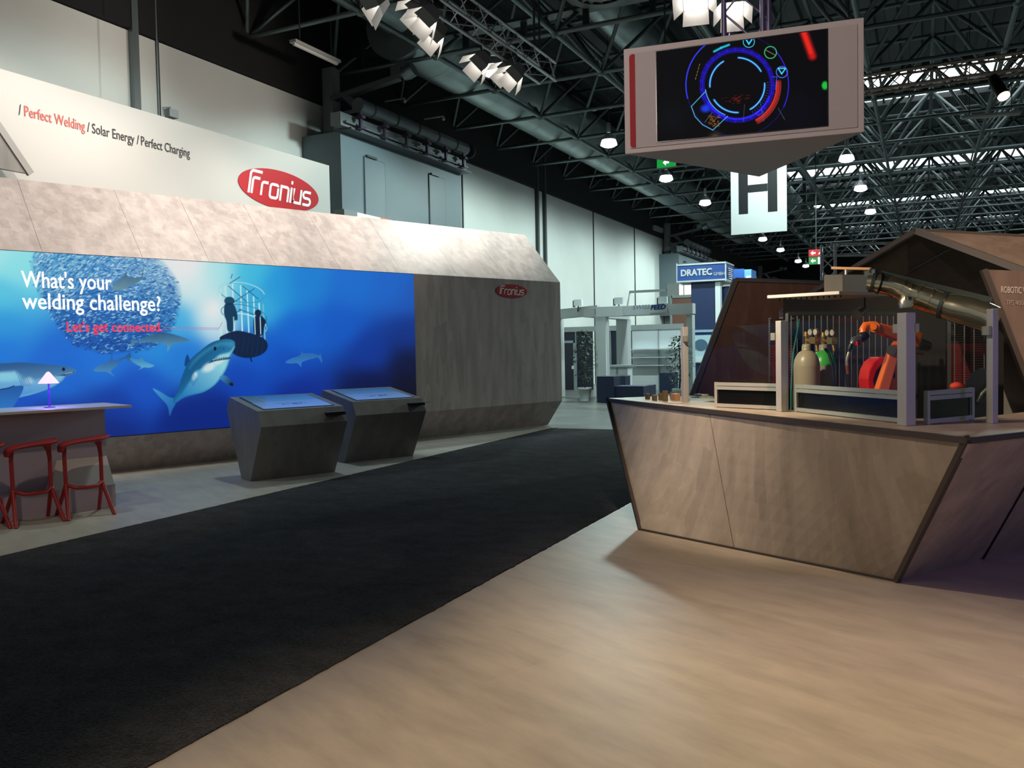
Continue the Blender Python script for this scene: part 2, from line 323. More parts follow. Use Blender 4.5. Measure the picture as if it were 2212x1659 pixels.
# ------------------------------------------------------------------ picture painting (backlit print, display)
class Canvas:
    """colours on a regular grid of points lying on a flat panel; marks are given in the flat layout of the picture"""
    def __init__(s, org, eu, ev, W, Hh, nx, ny):
        s.org = np.array(org, float); s.eu = np.array(eu, float); s.ev = np.array(ev, float); s.W, s.H, s.nx, s.ny = W, Hh, nx, ny
        U, V = np.meshgrid(np.linspace(0, W, nx), np.linspace(0, Hh, ny))
        s.P = s.org + U[..., None] * s.eu + V[..., None] * s.ev
        q = (s.P - CAMP) @ CAMM; s.x = CX + F * q[..., 0] / q[..., 2]; s.y = CY + F * q[..., 1] / q[..., 2]
        s.c = np.zeros((ny, nx, 3))
    def bb(s, x0, y0, x1, y1):
        m = (s.x >= x0) & (s.x <= x1) & (s.y >= y0) & (s.y <= y1)
        r = np.where(m.any(1))[0]; c = np.where(m.any(0))[0]
        if len(r) == 0: return None
        return (slice(r[0], r[-1] + 1), slice(c[0], c[-1] + 1))
    def put(s, sl, a, col):
        col = np.array(col, float); a = np.clip(a, 0, 1)[..., None]; s.c[sl] = s.c[sl] * (1 - a) + col * a
    def poly(s, pts, col, a=1.0, soft=1.0, grad=None):
        P = np.array(pts, float); sl = s.bb(P[:, 0].min() - 6, P[:, 1].min() - 6, P[:, 0].max() + 6, P[:, 1].max() + 6)
        if sl is None: return
        x, y = s.x[sl], s.y[sl]; ins = np.zeros(x.shape, bool); d = np.full(x.shape, 1e9)
        for i in range(len(P)):
            (x0, y0), (x1, y1) = P[i - 1], P[i]
            c = (y0 > y) != (y1 > y); xi = (x1 - x0) * (y - y0) / ((y1 - y0) if y1 != y0 else 1e-9) + x0; ins ^= c & (x < xi)
            t = np.clip(((x - x0) * (x1 - x0) + (y - y0) * (y1 - y0)) / max(1e-9, (x1 - x0) ** 2 + (y1 - y0) ** 2), 0, 1)
            d = np.minimum(d, np.hypot(x - x0 - t * (x1 - x0), y - y0 - t * (y1 - y0)))
        sd = np.where(ins, d, -d); m = np.clip(sd / soft + .5, 0, 1) * a
        if grad is None: s.put(sl, m, col)
        else:
            (gx, gy, hx, hy), c2 = grad; t = np.clip(((x - gx) * (hx - gx) + (y - gy) * (hy - gy)) / ((hx - gx) ** 2 + (hy - gy) ** 2), 0, 1)[..., None]
            cc = np.array(col) * (1 - t) + np.array(c2) * t; s.c[sl] = s.c[sl] * (1 - m[..., None]) + cc * m[..., None]
    def line(s, pts, wd, col, a=1.0, soft=1.0):
        for i in range(len(pts) - 1):
            (x0, y0), (x1, y1) = pts[i], pts[i + 1]; k = wd + 3
            sl = s.bb(min(x0, x1) - k, min(y0, y1) - k, max(x0, x1) + k, max(y0, y1) + k)
            if sl is None: continue
            x, y = s.x[sl], s.y[sl]; t = np.clip(((x - x0) * (x1 - x0) + (y - y0) * (y1 - y0)) / max(1e-9, (x1 - x0) ** 2 + (y1 - y0) ** 2), 0, 1)
            d = np.hypot(x - x0 - t * (x1 - x0), y - y0 - t * (y1 - y0)); s.put(sl, np.clip((wd / 2 - d) / soft + .5, 0, 1) * a, col)
    def ell(s, cx, cy, rx, ry, col, a=1.0, rot=0.0, soft=.15):
        k = max(rx, ry) * (1 + soft) + 2; sl = s.bb(cx - k, cy - k, cx + k, cy + k)
        if sl is None: return
        c, q = math.cos(rot), math.sin(rot); x, y = s.x[sl] - cx, s.y[sl] - cy; r = np.hypot((x * c + y * q) / rx, (y * c - x * q) / ry)
        s.put(sl, np.clip((1 - r) / soft + .5, 0, 1) * a, col)
    def glowspot(s, cx, cy, r, col, a=1.0):
        d2 = ((s.x - cx) ** 2 + (s.y - cy) ** 2) / r ** 2; s.put((slice(None), slice(None)), np.exp(-d2) * a, col)
    def arc(s, cx, cy, r, a0, a1, wd, col, a=1.0, soft=1.0, ry=None, n=28):
        ry = ry or r; s.line([(cx + r * math.cos(math.radians(t)), cy + ry * math.sin(math.radians(t))) for t in np.linspace(a0, a1, n)], wd, col, a, soft)
    def mesh(s, name, material, parent):
        nx, ny = s.nx, s.ny; off = Vector((0, 0, 0)); p = parent
        while p is not None: off += p.location; p = p.parent
        me = bpy.data.meshes.new(name); me.vertices.add(nx * ny); me.vertices.foreach_set('co', (s.P.reshape(-1, 3) - np.array(off)).ravel().astype(np.float32))
        I = np.arange(nx * ny).reshape(ny, nx); q = np.stack([I[:-1, :-1], I[:-1, 1:], I[1:, 1:], I[1:, :-1]], -1).reshape(-1, 4)
        me.loops.add(q.size); me.loops.foreach_set('vertex_index', q.ravel().astype(np.int32))
        me.polygons.add(len(q)); me.polygons.foreach_set('loop_start', np.arange(0, q.size, 4, dtype=np.int32)); me.polygons.foreach_set('loop_total', np.full(len(q), 4, dtype=np.int32))
        me.update(); me.validate()
        ca = me.color_attributes.new('picture', 'FLOAT_COLOR', 'POINT')
        c = np.clip(s.c, 0, 1); lin = np.where(c <= .04045, c / 12.92, ((c + .055) / 1.055) ** 2.4)
        ca.data.foreach_set('color', np.concatenate([lin.reshape(-1, 3), np.ones((nx * ny, 1))], 1).ravel().astype(np.float32))
        me.materials.append(material); o = bpy.data.objects.new(name, me); COL.objects.link(o); o.parent = parent
        return o
def C8(r, g, b): return (r / 255, g / 255, b / 255)
def smooth_poly(pts, k=4):
    P = [np.array(p, float) for p in pts]; n = len(P); o = []
    for i in range(n):
        p0, p1, p2, p3 = P[i - 1], P[i], P[(i + 1) % n], P[(i + 2) % n]
        for j in range(k):
            t = j / k; o.append(.5 * (2 * p1 + (p2 - p0) * t + (2 * p0 - 5 * p1 + 4 * p2 - p3) * t * t + (3 * p1 - p0 - 3 * p2 + p3) * t ** 3))
    return o

def paint_sea(cv):
    Z = lambda pts: [(x / 3.568, 500 + y / 3.568) for x, y in pts]
    K = [(0, 545, 185, 252, 255), (30, 570, 150, 245, 253), (0, 640, 95, 215, 248), (0, 700, 50, 165, 240), (0, 760, 30, 130, 235), (120, 800, 28, 115, 228), (10, 860, 22, 90, 210),
         (250, 930, 12, 42, 135), (260, 880, 16, 65, 175), (300, 840, 22, 92, 212), (230, 780, 32, 125, 235), (400, 575, 245, 255, 255), (420, 620, 225, 253, 255), (455, 690, 225, 250, 255), (385, 700, 70, 190, 245),
         (400, 760, 32, 130, 232), (330, 740, 40, 150, 240), (470, 590, 190, 250, 253), (540, 590, 70, 205, 245), (600, 620, 35, 165, 238), (560, 660, 60, 190, 243), (660, 610, 28, 140, 232), (760, 620, 28, 120, 226), (850, 620, 30, 112, 220),
         (890, 640, 28, 95, 200), (890, 720, 14, 55, 150), (890, 790, 9, 18, 62), (890, 840, 8, 10, 35), (800, 840, 8, 20, 75), (800, 760, 13, 60, 165), (740, 700, 18, 98, 215), (640, 720, 18, 108, 225), (620, 790, 15, 82, 200), (640, 850, 12, 45, 150),
         (530, 830, 15, 75, 195), (480, 900, 11, 42, 140), (400, 920, 11, 42, 138), (560, 760, 17, 98, 218), (120, 930, 14, 55, 165), (-150, 560, 150, 235, 250), (-200, 760, 28, 110, 215), (-200, 930, 12, 45, 140)]
    num = np.zeros_like(cv.c); den = np.zeros(cv.x.shape)
    for x, y, r, g, b in K:
        wgt = 1 / (((cv.x - x) ** 2 + (cv.y - y) ** 2) / 2600 + 1.0) ** 3; num += wgt[..., None] * np.array(C8(r, g, b)); den += wgt
    cv.c = num / den[..., None]
    cv.glowspot(462, 668, 26, C8(250, 255, 255), .95); cv.glowspot(395, 572, 40, C8(255, 255, 255), .9)
    # the ball of small fish
    ball = smooth_poly(Z([(330, 120), (255, 230), (270, 340), (310, 470), (400, 640), (560, 850), (690, 900), (830, 930), (1000, 915), (1180, 880), (1320, 740), (1375, 560), (1370, 440), (1310, 320), (1190, 200), (1000, 120), (600, 80)]), 4)
    cv.poly(ball, C8(70, 150, 215), .62, 16, ((200, 530, 200, 770), C8(18, 75, 165)))
    P = np.array(ball); bx0, by0, bx1, by1 = P[:, 0].min() - 8, 531, P[:, 0].max() + 8, P[:, 1].max() + 6; cx, cy = 235, 630
    n = 0
    while n < 3300:
        x, y = rng.uniform(bx0, bx1), rng.uniform(by0, by1); c = False; k = rng.uniform(.985, 1.05); xx, yy = cx + (x - cx) / k, cy + (y - cy) / k
        for i in range(len(P)):
            (x0, y0), (x1, y1) = P[i - 1], P[i]
            if (y0 > yy) != (y1 > yy) and xx < (x1 - x0) * (yy - y0) / (y1 - y0) + x0: c = not c
        if not c: continue
        n += 1; t = (y - 535) / 230; lt = rng.random() < (.62 - .42 * t)
        col = np.array(C8(205, 242, 252)) * (1 - .35 * t) + np.array(C8(60, 150, 215)) * .35 * t if lt else np.array(C8(40, 120, 195)) * (1 - t) + np.array(C8(16, 66, 150)) * t
        an = math.radians(rng.normal(-14 + 22 * (x - cx) / 150, 20)); cv.ell(x, y, rng.uniform(2.6, 5.2), rng.uniform(.7, 1.35), col, rng.uniform(.55, .95), an, .5)
    def fish(pts, col, col2, a=.92): 
        q = smooth_poly(Z(pts), 3); Q = np.array(q); cv.poly(q, col, a, 1.4, ((Q[:, 0].mean(), Q[:, 1].min(), Q[:, 0].mean(), Q[:, 1].max()), col2))
    fish([(865, 432), (880, 455), (950, 452), (1010, 420), (1060, 395), (1085, 375), (1100, 350), (1108, 262), (1094, 330), (1078, 352), (1000, 358), (982, 345), (972, 310), (950, 350), (915, 370), (885, 398)], C8(45, 85, 120), C8(120, 165, 185))
    fish([(1460, 840), (1400, 856), (1330, 866), (1290, 925), (1282, 870), (1150, 856), (1050, 856), (1010, 892), (1017, 826), (1060, 840), (1130, 810), (1220, 786), (1300, 784), (1400, 812)], C8(48, 98, 140), C8(120, 180, 205))
    fish([(718, 1070), (760, 1032), (838, 1000), (865, 950), (874, 992), (965, 962), (1005, 935), (1008, 1012), (985, 1000), (968, 978), (912, 1018), (900, 1040), (852, 1076), (880, 1115), (822, 1082), (760, 1082)], C8(30, 88, 150), C8(95, 165, 215))
    fish([(1190, 1035), (1150, 1050), (1110, 1048), (1068, 1066), (1088, 1045), (1045, 1022), (1000, 985), (1012, 974), (1060, 985), (1096, 968), (1110, 996), (1150, 1015)], C8(60, 140, 200), C8(120, 205, 235))
    Y = lambda pts: [((420 + x / 3.3185) * 3.568, (60 + y / 3.3185) * 3.568) for x, y in pts]
    fish(Y([(650, 738), (700, 708), (758, 688), (764, 640), (778, 672), (850, 674), (893, 688), (904, 672), (915, 745), (888, 706), (850, 712), (772, 738), (766, 772), (738, 746), (690, 748)]), C8(48, 105, 175), C8(70, 150, 220), .85)
    # cage with two divers
    bar = C8(215, 254, 255); dk = C8(10, 52, 92)
    for k, x in enumerate((1702, 1745, 1800, 1862, 1912, 1962, 2005, 2036)):
        t = (x - 1690) / 360; top = 505 - 120 * math.sin(math.pi * min(1, t + .12)) + 60 * t; bot = 835 - 70 * math.sin(math.pi * t) + 10 * t
        cv.line(Z([(x - 8, top), (x + 6, bot)]), 3.0, bar if k not in (7,) else C8(120, 210, 235), .95)
    def ring(cx, cy, rx, ry, rot, a0, a1, wd, col, a=.95):
        c, q = math.cos(rot), math.sin(rot); cv.line(Z([(cx + rx * math.cos(t) * c - ry * math.sin(t) * q, cy + rx * math.cos(t) * q + ry * math.sin(t) * c) for t in np.linspace(math.radians(a0), math.radians(a1), 26)]), wd, col, a)
    ring(1862, 470, 178, 75, .16, 0, 360, 1.8, C8(70, 165, 190)); ring(1880, 640, 178, 72, .2, 150, 390, 1.8, C8(60, 150, 185)); ring(1880, 715, 180, 78, .22, 175, 370, 2.2, bar)
    ring(1862, 470, 178, 75, .16, 150, 350, 1.5, bar)
    for a_, b_ in (((1780, 560), (1960, 440)), ((1760, 420), (1900, 540)), ((1840, 600), (1960, 640)), ((1770, 400), (1850, 350)), ((1790, 330), (1780, 360)), ((1860, 600), (1800, 640)), ((1870, 420), (1990, 520))): cv.line(Z([a_, b_]), 1.8, C8(28, 100, 140), .85)
    cv.ell(*Z([(1768, 535)])[0], 11, 9, C8(6, 60, 92), .9); cv.poly(smooth_poly(Z([(1735, 560), (1795, 555), (1825, 620), (1830, 680), (1805, 690), (1795, 765), (1755, 765), (1745, 690), (1728, 640)])), C8(5, 55, 92), .95, 2)
    cv.ell(*Z([(1988, 628)])[0], 7, 7, C8(5, 32, 66), .95); cv.poly(smooth_poly(Z([(1960, 660), (2010, 650), (2048, 690), (2036, 735), (2022, 800), (1962, 792), (1953, 720)])), C8(5, 30, 66), .95, 2)
    for x in (1800, 1862, 1962, 2005): cv.line(Z([(x, 660), (x + 5, 790)]), 2.2, bar, .9)
    cv.poly(smooth_poly(Z([(1690, 830), (1740, 790), (1830, 765), (1930, 785), (2020, 815), (2062, 865), (2050, 920), (1990, 960), (1900, 975), (1820, 955), (1760, 905)])), C8(8, 34, 70), .97, 1.6)
    for k in range(9): a_ = 1740 + 36 * k; cv.line(Z([(a_, 800 + 4 * k), (a_ - 30 + 2 * k, 940 + 2 * k)]), 1.0, C8(24, 78, 120), .45)
    cv.line(Z([(1930, 970), (1940, 1000)]), 3, C8(8, 34, 70))
    cv.line(Z([(1690, 640), (1690, 830)]), 1.4, bar, .8); cv.line(Z([(2052, 660), (2058, 850)]), 1.6, C8(40, 120, 160), .8)
    cv.line(Z([(1255, 742), (1690, 745)]), 1.2, C8(205, 120, 170), .9); cv.line(Z([(1690, 745), (1712, 700)]), 1.2, C8(205, 120, 170), .9); cv.line(Z([(1255, 756), (1690, 757)]), 1.0, C8(200, 130, 185), .6)
    # large shark in the middle
    tail = smooth_poly(Z([(1175, 1210), (1230, 1232), (1300, 1275), (1350, 1290), (1352, 1330), (1330, 1370), (1308, 1425), (1300, 1380), (1285, 1335), (1240, 1285)]), 3)
    cv.poly(tail, C8(70, 165, 220), 1, 1.4, ((330, 845, 372, 895), C8(30, 105, 190)))
    cv.poly(smooth_poly(Z([(1425, 1040), (1428, 985), (1444, 948), (1462, 985), (1470, 1010)]), 3), C8(14, 72, 140), 1, 1.4)
    body = smooth_poly(Z([(1812, 880), (1800, 842), (1752, 828), (1690, 836), (1620, 862), (1540, 922), (1470, 985), (1430, 1050), (1400, 1130), (1372, 1230), (1335, 1295), (1348, 1325), (1400, 1292), (1450, 1264), (1560, 1242), (1640, 1195), (1700, 1130), (1745, 1060), (1768, 990), (1776, 955), (1796, 925)]), 4)
    cv.poly(body, C8(14, 96, 150), 1, 1.4, ((412, 800, 470, 850), C8(70, 170, 215)))
    cv.poly(smooth_poly(Z([(1800, 850), (1700, 850), (1600, 900), (1500, 985), (1460, 1060), (1500, 1010), (1600, 930), (1700, 880), (1790, 890)]), 3), C8(80, 170, 205), .55, 8)
    cv.poly(smooth_poly(Z([(1806, 890), (1770, 930), (1690, 952), (1640, 1000), (1560, 1055), (1505, 1080), (1470, 1140), (1420, 1220), (1380, 1270), (1352, 1310), (1400, 1285), (1550, 1235), (1640, 1190), (1700, 1122), (1742, 1050), (1764, 990), (1774, 950)]), 3), C8(165, 235, 245), .95, 6, ((470, 780, 400, 860), C8(40, 135, 205)))
    cv.ell(*Z([(1610, 1045)])[0], 15, 9, C8(245, 255, 255), .8, -.5, .8); cv.ell(*Z([(1690, 1000)])[0], 13, 6, C8(225, 250, 252), .8, -.5, .8); cv.ell(*Z([(1500, 1115)])[0], 5, 9, C8(240, 255, 255), .75, .4, .8)
    cv.poly(smooth_poly(Z([(1605, 1015), (1650, 985), (1720, 968), (1768, 966), (1772, 982), (1720, 990), (1660, 1000)]), 3), C8(20, 70, 105), .9, 1.5)
    for k in range(9): x = 1645 + 14 * k; y = 990 - 2.6 * k; cv.poly(Z([(x - 5, y - 6), (x + 5, y - 8), (x, y + 7)]), C8(230, 250, 250), .9, .8)
    cv.ell(*Z([(1657, 903)])[0], 2.9, 4.2, C8(6, 18, 34)); cv.ell(*Z([(1722, 905)])[0], 1.6, 1.2, C8(12, 60, 95), .8)
    for k in range(5): x = 1478 - 7 * k + 4; cv.line(Z([(x, 1060 + 12 * k), (x + 14, 1110 + 12 * k), (x + 40, 1140 + 12 * k)]), 1.2, C8(20, 95, 150), .55)
    cv.poly(smooth_poly(Z([(1690, 1125), (1730, 1108), (1770, 1135), (1800, 1172), (1785, 1192), (1740, 1172)]), 3), C8(70, 160, 215), 1, 1.3, ((475, 812, 502, 832), C8(20, 60, 105)))
    cv.ell(*Z([(1783, 1178)])[0], 4.5, 3.2, C8(8, 25, 50), .95, .5)
    cv.line(Z([(1400, 1140), (1372, 1235)]), 2.2, C8(20, 90, 160), .6, 2)
    # large shark on the left, its head above the bar lamp
    cv.poly(smooth_poly(Z([(-900, 1060), (-400, 1015), (0, 1016), (150, 1008), (300, 1020), (430, 1030), (535, 1045), (588, 1072), (560, 1098), (505, 1118), (480, 1150), (400, 1200), (300, 1240), (170, 1275), (0, 1300), (-500, 1260), (-900, 1180)]), 4), C8(45, 98, 155), 1, 1.6, ((70, 785, 75, 850), C8(125, 190, 235)))
    cv.poly(smooth_poly(Z([(-700, 1120), (0, 1085), (120, 1078), (165, 1130), (215, 1160), (300, 1138), (420, 1118), (495, 1108), (470, 1150), (400, 1195), (300, 1234), (170, 1266), (0, 1286), (-600, 1240)]), 3), C8(170, 230, 250), .85, 8, ((60, 800, 60, 858), C8(70, 150, 230)))
    cv.ell(12, 815, 34, 9, C8(150, 235, 250), .6, 0, .9); cv.ell(62, 822, 10, 7, C8(215, 245, 255), .6, 0, .9)
    cv.poly(smooth_poly(Z([(-300, 1290), (-40, 1225), (60, 1205), (150, 1188), (182, 1200), (150, 1275), (95, 1360), (0, 1480), (-300, 1500)]), 3), C8(32, 100, 180), 1, 1.5, ((20, 838, 20, 885), C8(48, 130, 215)))
    cv.line(Z([(-200, 1255), (-20, 1222), (60, 1208), (110, 1190)]), 2.2, C8(14, 48, 100), .9)
    for k in range(5): x = 120 + 16 * k; cv.line(Z([(x, 1068), (x + 22, 1120), (x + 50, 1190)]), 1.5, C8(60, 130, 190), .7)
    cv.ell(*Z([(490, 1062)])[0], 3.2, 4.0, C8(10, 22, 48)); cv.poly(Z([(430, 1110), (500, 1100), (575, 1078), (560, 1092), (500, 1112)]), C8(16, 45, 80), .85, 1.2)
    for k in range(6): x = 505 + 10 * k; cv.poly(Z([(x - 4, 1096 - 2.6 * k), (x + 4, 1094 - 2.6 * k), (x, 1106 - 2.6 * k)]), C8(215, 235, 245), .9, .8)

def paint_hud(cv):
    Z = lambda x, y: (1320 + x / 2.48, y / 2.48); k = 1 / 2.48
    cv.c[:] = C8(5, 6, 10); c0 = Z(676, 456)
    cv.glowspot(*Z(330, 640), 40, C8(12, 18, 24), .6); cv.glowspot(*Z(1000, 600), 60, C8(9, 10, 22), .7); cv.glowspot(*Z(560, 745), 12, C8(150, 135, 60), .7)
    B = C8(38, 22, 235); CYN = C8(95, 205, 255)
    cv.arc(*c0, 275 * k, 0, 360, 1.2, C8(30, 24, 150), .8); cv.arc(*c0, 275 * k, 165, 235, 2.6, C8(50, 60, 250)); cv.arc(*c0, 275 * k, -40, 25, 1.8, C8(50, 40, 230))
    for r, wv, a in ((193, 5.5, .42), (186, 2.2, 1), (178, 1.4, .9), (198, 1.2, .8), (203, 1.0, .5)): cv.arc(*c0, r * k, 0, 360, wv, B, a, 1.6)
    cv.arc(*c0, 181 * k, 20, 150, 3.2, C8(48, 38, 255), .9, 1.6)
    for a0, a1 in ((176, 240), (272, 330), (-4, 62), (88, 148)): cv.arc(*c0, 147 * k, a0, a1, 4.6, C8(30, 70, 200), .5, 3); cv.arc(*c0, 147 * k, a0, a1, 2.4, CYN, 1, 1)
    for (x, y, r, col) in ((738, 224, 30, C8(70, 190, 215)), (854, 281, 32, C8(70, 200, 120)), (915, 386, 30, C8(70, 110, 250))): cv.arc(*Z(x, y), r * k, 0, 360, 1.7, col)
    cv.line([Z(724, 212), Z(738, 236), Z(754, 212)], 3.2, C8(60, 200, 255)); cv.line([Z(895, 366), Z(935, 366), Z(914, 396), Z(895, 366)], 2.6, C8(70, 215, 255)); cv.line([Z(828, 268), Z(880, 296)], 1.2, C8(150, 150, 90))
    cv.line([Z(552, 276), Z(590, 256), Z(632, 240)], 4.5, C8(40, 205, 235), .95, 3)
    cv.line([Z(1030, 165), Z(1078, 300)], 17, C8(205, 25, 22), .95, 9); cv.line([Z(1030, 170), Z(1070, 280)], 8, C8(240, 45, 35), .8, 6)
    cv.ell(*Z(1146, 458), 7, 9, C8(30, 200, 60), .95, 0, .6)
    for q, a in ((212, .95), (222, .7), (232, .5)): cv.arc(*c0, q * k, -6, 62, 3.2, C8(225, 52, 42), a, 2)
    for q in range(14): t = math.radians(-5 + 5 * q); cv.line([(c0[0] + 160 * k * math.cos(t), c0[1] + 160 * k * math.sin(t)), (c0[0] + 170 * k * math.cos(t), c0[1] + 170 * k * math.sin(t))], 1, C8(90, 90, 170), .8)
    cv.line([Z(868, 412), Z(888, 412), Z(880, 480)], 1.3, C8(70, 90, 240)); cv.line([Z(775, 605), Z(800, 588), Z(815, 600), Z(790, 620), Z(775, 605)], 1.3, C8(80, 60, 230))
    cv.line([Z(508, 488), Z(430, 570)], 1.6, C8(90, 190, 240)); cv.line([Z(430, 570), Z(450, 625), Z(490, 668), Z(545, 697)], 1.6, C8(90, 190, 240)); cv.line([Z(545, 697), Z(625, 622)], 1.6, C8(90, 190, 240)); cv.arc(*c0, 172 * k, 112, 172, 1.8, C8(90, 170, 255))
    cv.line([Z(502, 655), Z(540, 605)], 1.0, C8(150, 160, 170), .7)
    cv.ell(*Z(505, 582), 10, 8, C8(28, 60, 235), .95, 0, .9)
    for q in range(46): x, y = rng.uniform(515, 575), rng.uniform(620, 680); cv.line([Z(x, y), Z(x + rng.uniform(4, 14), y + rng.uniform(-4, 6))], 1.0, C8(190, 120, 45), .75)
    for q in range(40): x, y = rng.normal(680, 32), rng.normal(532, 13); cv.line([Z(x, y), Z(x + 8, y + rng.uniform(-3, 3))], 1.2, C8(150, 34, 22), .6)
    cv.line([Z(715, 560), Z(708, 650)], 1, C8(80, 100, 120), .8); cv.line([Z(800, 545), Z(818, 650)], 1.2, C8(60, 90, 190), .8); cv.line([Z(895, 580), Z(930, 640)], 1.2, C8(110, 140, 160), .6)
    for q in range(5): cv.line([Z(452 + 5 * q, 425 - 18 * q), Z(455 + 5 * q, 415 - 18 * q)], 1.2, C8(200, 170, 90), .8)

# ------------------------------------------------------------------ the setting
steel = mat('dark steel', S(58, 66, 66), .45, .55); steel2 = mat('grey steel', S(120, 130, 132), .4, .7)
hallwall = mat('hall wall panel', S(205, 208, 204), .75, noise=.05, scale=.5)
blackwall = mat('black upper wall', S(24, 24, 25), .9)
concrete = mat('hall concrete', S(92, 94, 92), .32, noise=.28, scale=1.1)
deckm = mat('roof sheet', S(66, 70, 72), .6, .2, noise=.15, scale=2)
WX = -13.27
MB().slab([(-15, -8, -.05), (26, -8, -.05), (26, 92, -.05), (-15, 92, -.05)], (0, 0, .035)).build('floor', concrete)
bpy.data.objects['floor']['kind'] = 'structure'; bpy.data.objects['floor']['label'] = 'dark grey polished concrete floor of the exhibition hall'
WT = 7.66
b = MB()
for y0 in [6.08 + 6.0 * k for k in range(-2, 14)]: b.box((WX - .1, y0 + 3, WT / 2 - .02), (.2, 5.97, WT), mi=0)
o = b.build('wall_left', hallwall); tag(o, 'pale panelled hall wall running along the left side', kind='structure')
o = MB().box((WX - .05, 42, WT + 1.9), (.3, 96, 3.8)).build('wall_upper', blackwall); tag(o, 'black upper band of the hall wall above the pale panels', kind='structure')
o = MB().box((6, 90, 5.5), (42, .3, 11.4)).build('wall_far', mat('far wall', S(48, 54, 56), .9)); tag(o, 'dark far end wall of the hall', kind='structure')
jm = mat('joint dark', S(60, 66, 66), .6, .3)
for k in range(-1, 13):
    y = 6.08 + 6 * k
    if abs(y - 18.08) < .1: continue
    o = MB().box((WX + .01, y, WT / 2), (.06, .05, WT)).build('trim_1', jm); tag(o, 'dark vertical joint strip between the pale hall wall panels', kind='structure', group='hall wall joint strips')
for y in (11.5, 29.85, 30.55):
    o = MB().box((WX + .06, y, 4.6), (.12, .14, 9.2)).build('trim_2', steel2 if y < 20 else jm); tag(o, 'grey steel post standing against the hall wall', kind='structure', group='steel posts on the hall wall')
# roof sheet with glazed strips
def sheet(y0, y1, zc=10.85):
    m = MB(); xs = []; x = -14.0; up = False
    while x < 26: xs += [(x, zc), (x + .28, zc), (x + .34, zc + .12), (x + .56, zc + .12)]; x += .62
    vs = [(a, y0, z) for a, z in xs] + [(a, y1, z) for a, z in xs]; n = len(xs)
    m.add(vs, [(i, i + 1, n + i + 1, n + i) for i in range(n - 1)])
    return m
SKY = [(32.3, 34.7), (35.7, 36.7), (48.1, 51.2), (52.8, 53.8), (60.3, 63.2), (64.4, 65.3), (72.5, 75), (76.3, 77.3)]
edges = [-8.0] + [e for s_ in SKY for e in s_] + [92.0]
for i in range(0, len(edges), 2):
    o = sheet(edges[i], edges[i + 1]).build('ceiling', deckm, fix=False); tag(o, 'dark trapezoidal metal roof sheet above the space frame', kind='structure', group='roof sheets')
skym = glow('daylight pane', (.86, .96, 1, 1), 3.2); barm = mat('glazing bar', S(40, 44, 46), .6)
for i, (y0, y1) in enumerate(SKY):
    o = MB().box((-10.4, (y0 + y1) / 2, 10.9), (7.2, y1 - y0 + .02, .1)).build('ceiling', deckm); tag(o, 'dark closed panel beside a roof glazing strip', kind='structure', group='closed roof panels')
    wn = thing('window_%d' % (i + 1), None, None, (9, (y0 + y1) / 2, 10.9)); tag(wn, 'bright glazed roof strip letting daylight through the dark roof', kind='structure', group='roof glazing strips')
    MB().box((9.2, (y0 + y1) / 2, 11.02), (32, y1 - y0, .03)).build('pane', skym, wn)
    m = MB(); x = -6.8
    while x < 25: m.box((x, (y0 + y1) / 2, 10.95), (.07, y1 - y0, .12)); x += .9
    m.box((9.2, y0, 10.9), (32, .1, .2)); m.box((9.2, y1, 10.9), (32, .1, .2)); m.build('window_frame', barm, wn)
# space frame: 3 m grid, one girder per row
NX = 9; X0 = WX; ZB, ZT = 8.49, 10.45; Y0 = 17.55
frame_m = mat('space frame paint', S(92, 104, 104), .38, .5)
for j in range(-3, 19):
    Y = Y0 + 3 * j; far = j > 9; n = 5 if far else 8; rb = .058; rd = .05
    r = thing('roof_truss', 'row of the dark steel space frame carrying the hall roof', 'roof truss', (X0 + 12, Y, ZB), 'rows of the roof space frame', 'structure')
    bc = MB(); nd = MB(); dg = MB(); tc = MB()
    for i in range(NX):
        p = (X0 + 3 * i, Y, ZB)
        if i < NX - 1: bc.tube([p, (X0 + 3 * i + 3, Y, ZB)], rb, n, cap=False)
        bc.tube([p, (X0 + 3 * i, Y + 3, ZB)], rb, n, cap=False)
        if not far: nd.sphere(p, .11, 5)
        if i < NX - 1:
            a = (X0 + 3 * i + 1.5, Y + 1.5, ZT)
            for q in ((0, 0), (3, 0), (0, 3), (3, 3)): dg.tube([(X0 + 3 * i + q[0], Y + q[1], ZB), a], rd, n, cap=False)
            if i < NX - 2: tc.tube([a, (a[0] + 3, a[1], ZT)], rb, n, cap=False)
            tc.tube([a, (a[0], a[1] + 3, ZT)], rb, n, cap=False)
            if not far: nd.sphere(a, .11, 5)
    bc.build('bottom_chord', frame_m, r, fix=False); dg.build('diagonal_brace', frame_m, r, fix=False); tc.build('top_chord', frame_m, r, fix=False)
    if not far: nd.build('node', frame_m, r, fix=False)
# flat crane beams every sixth row
for Y in (17.9, 36.0):
    r = thing('ceiling_beam', None, None, (X0 + 8, Y, 8.8)); tag(r, 'flat grey double flange beam crossing the hall under the roof', kind='structure', group='cross beams')
    m = MB(); m.box((X0 + 12, Y, 9.02), (24, .34, .07)); m.box((X0 + 12, Y, 8.62), (24, .1, .06)); m.build('flange', steel, r)
    m = MB()
    for k in range(17): m.box((X0 + .6 + 1.5 * k, Y, 8.82), (.12, .1, .36))
    m.build('stiffener', steel, r)
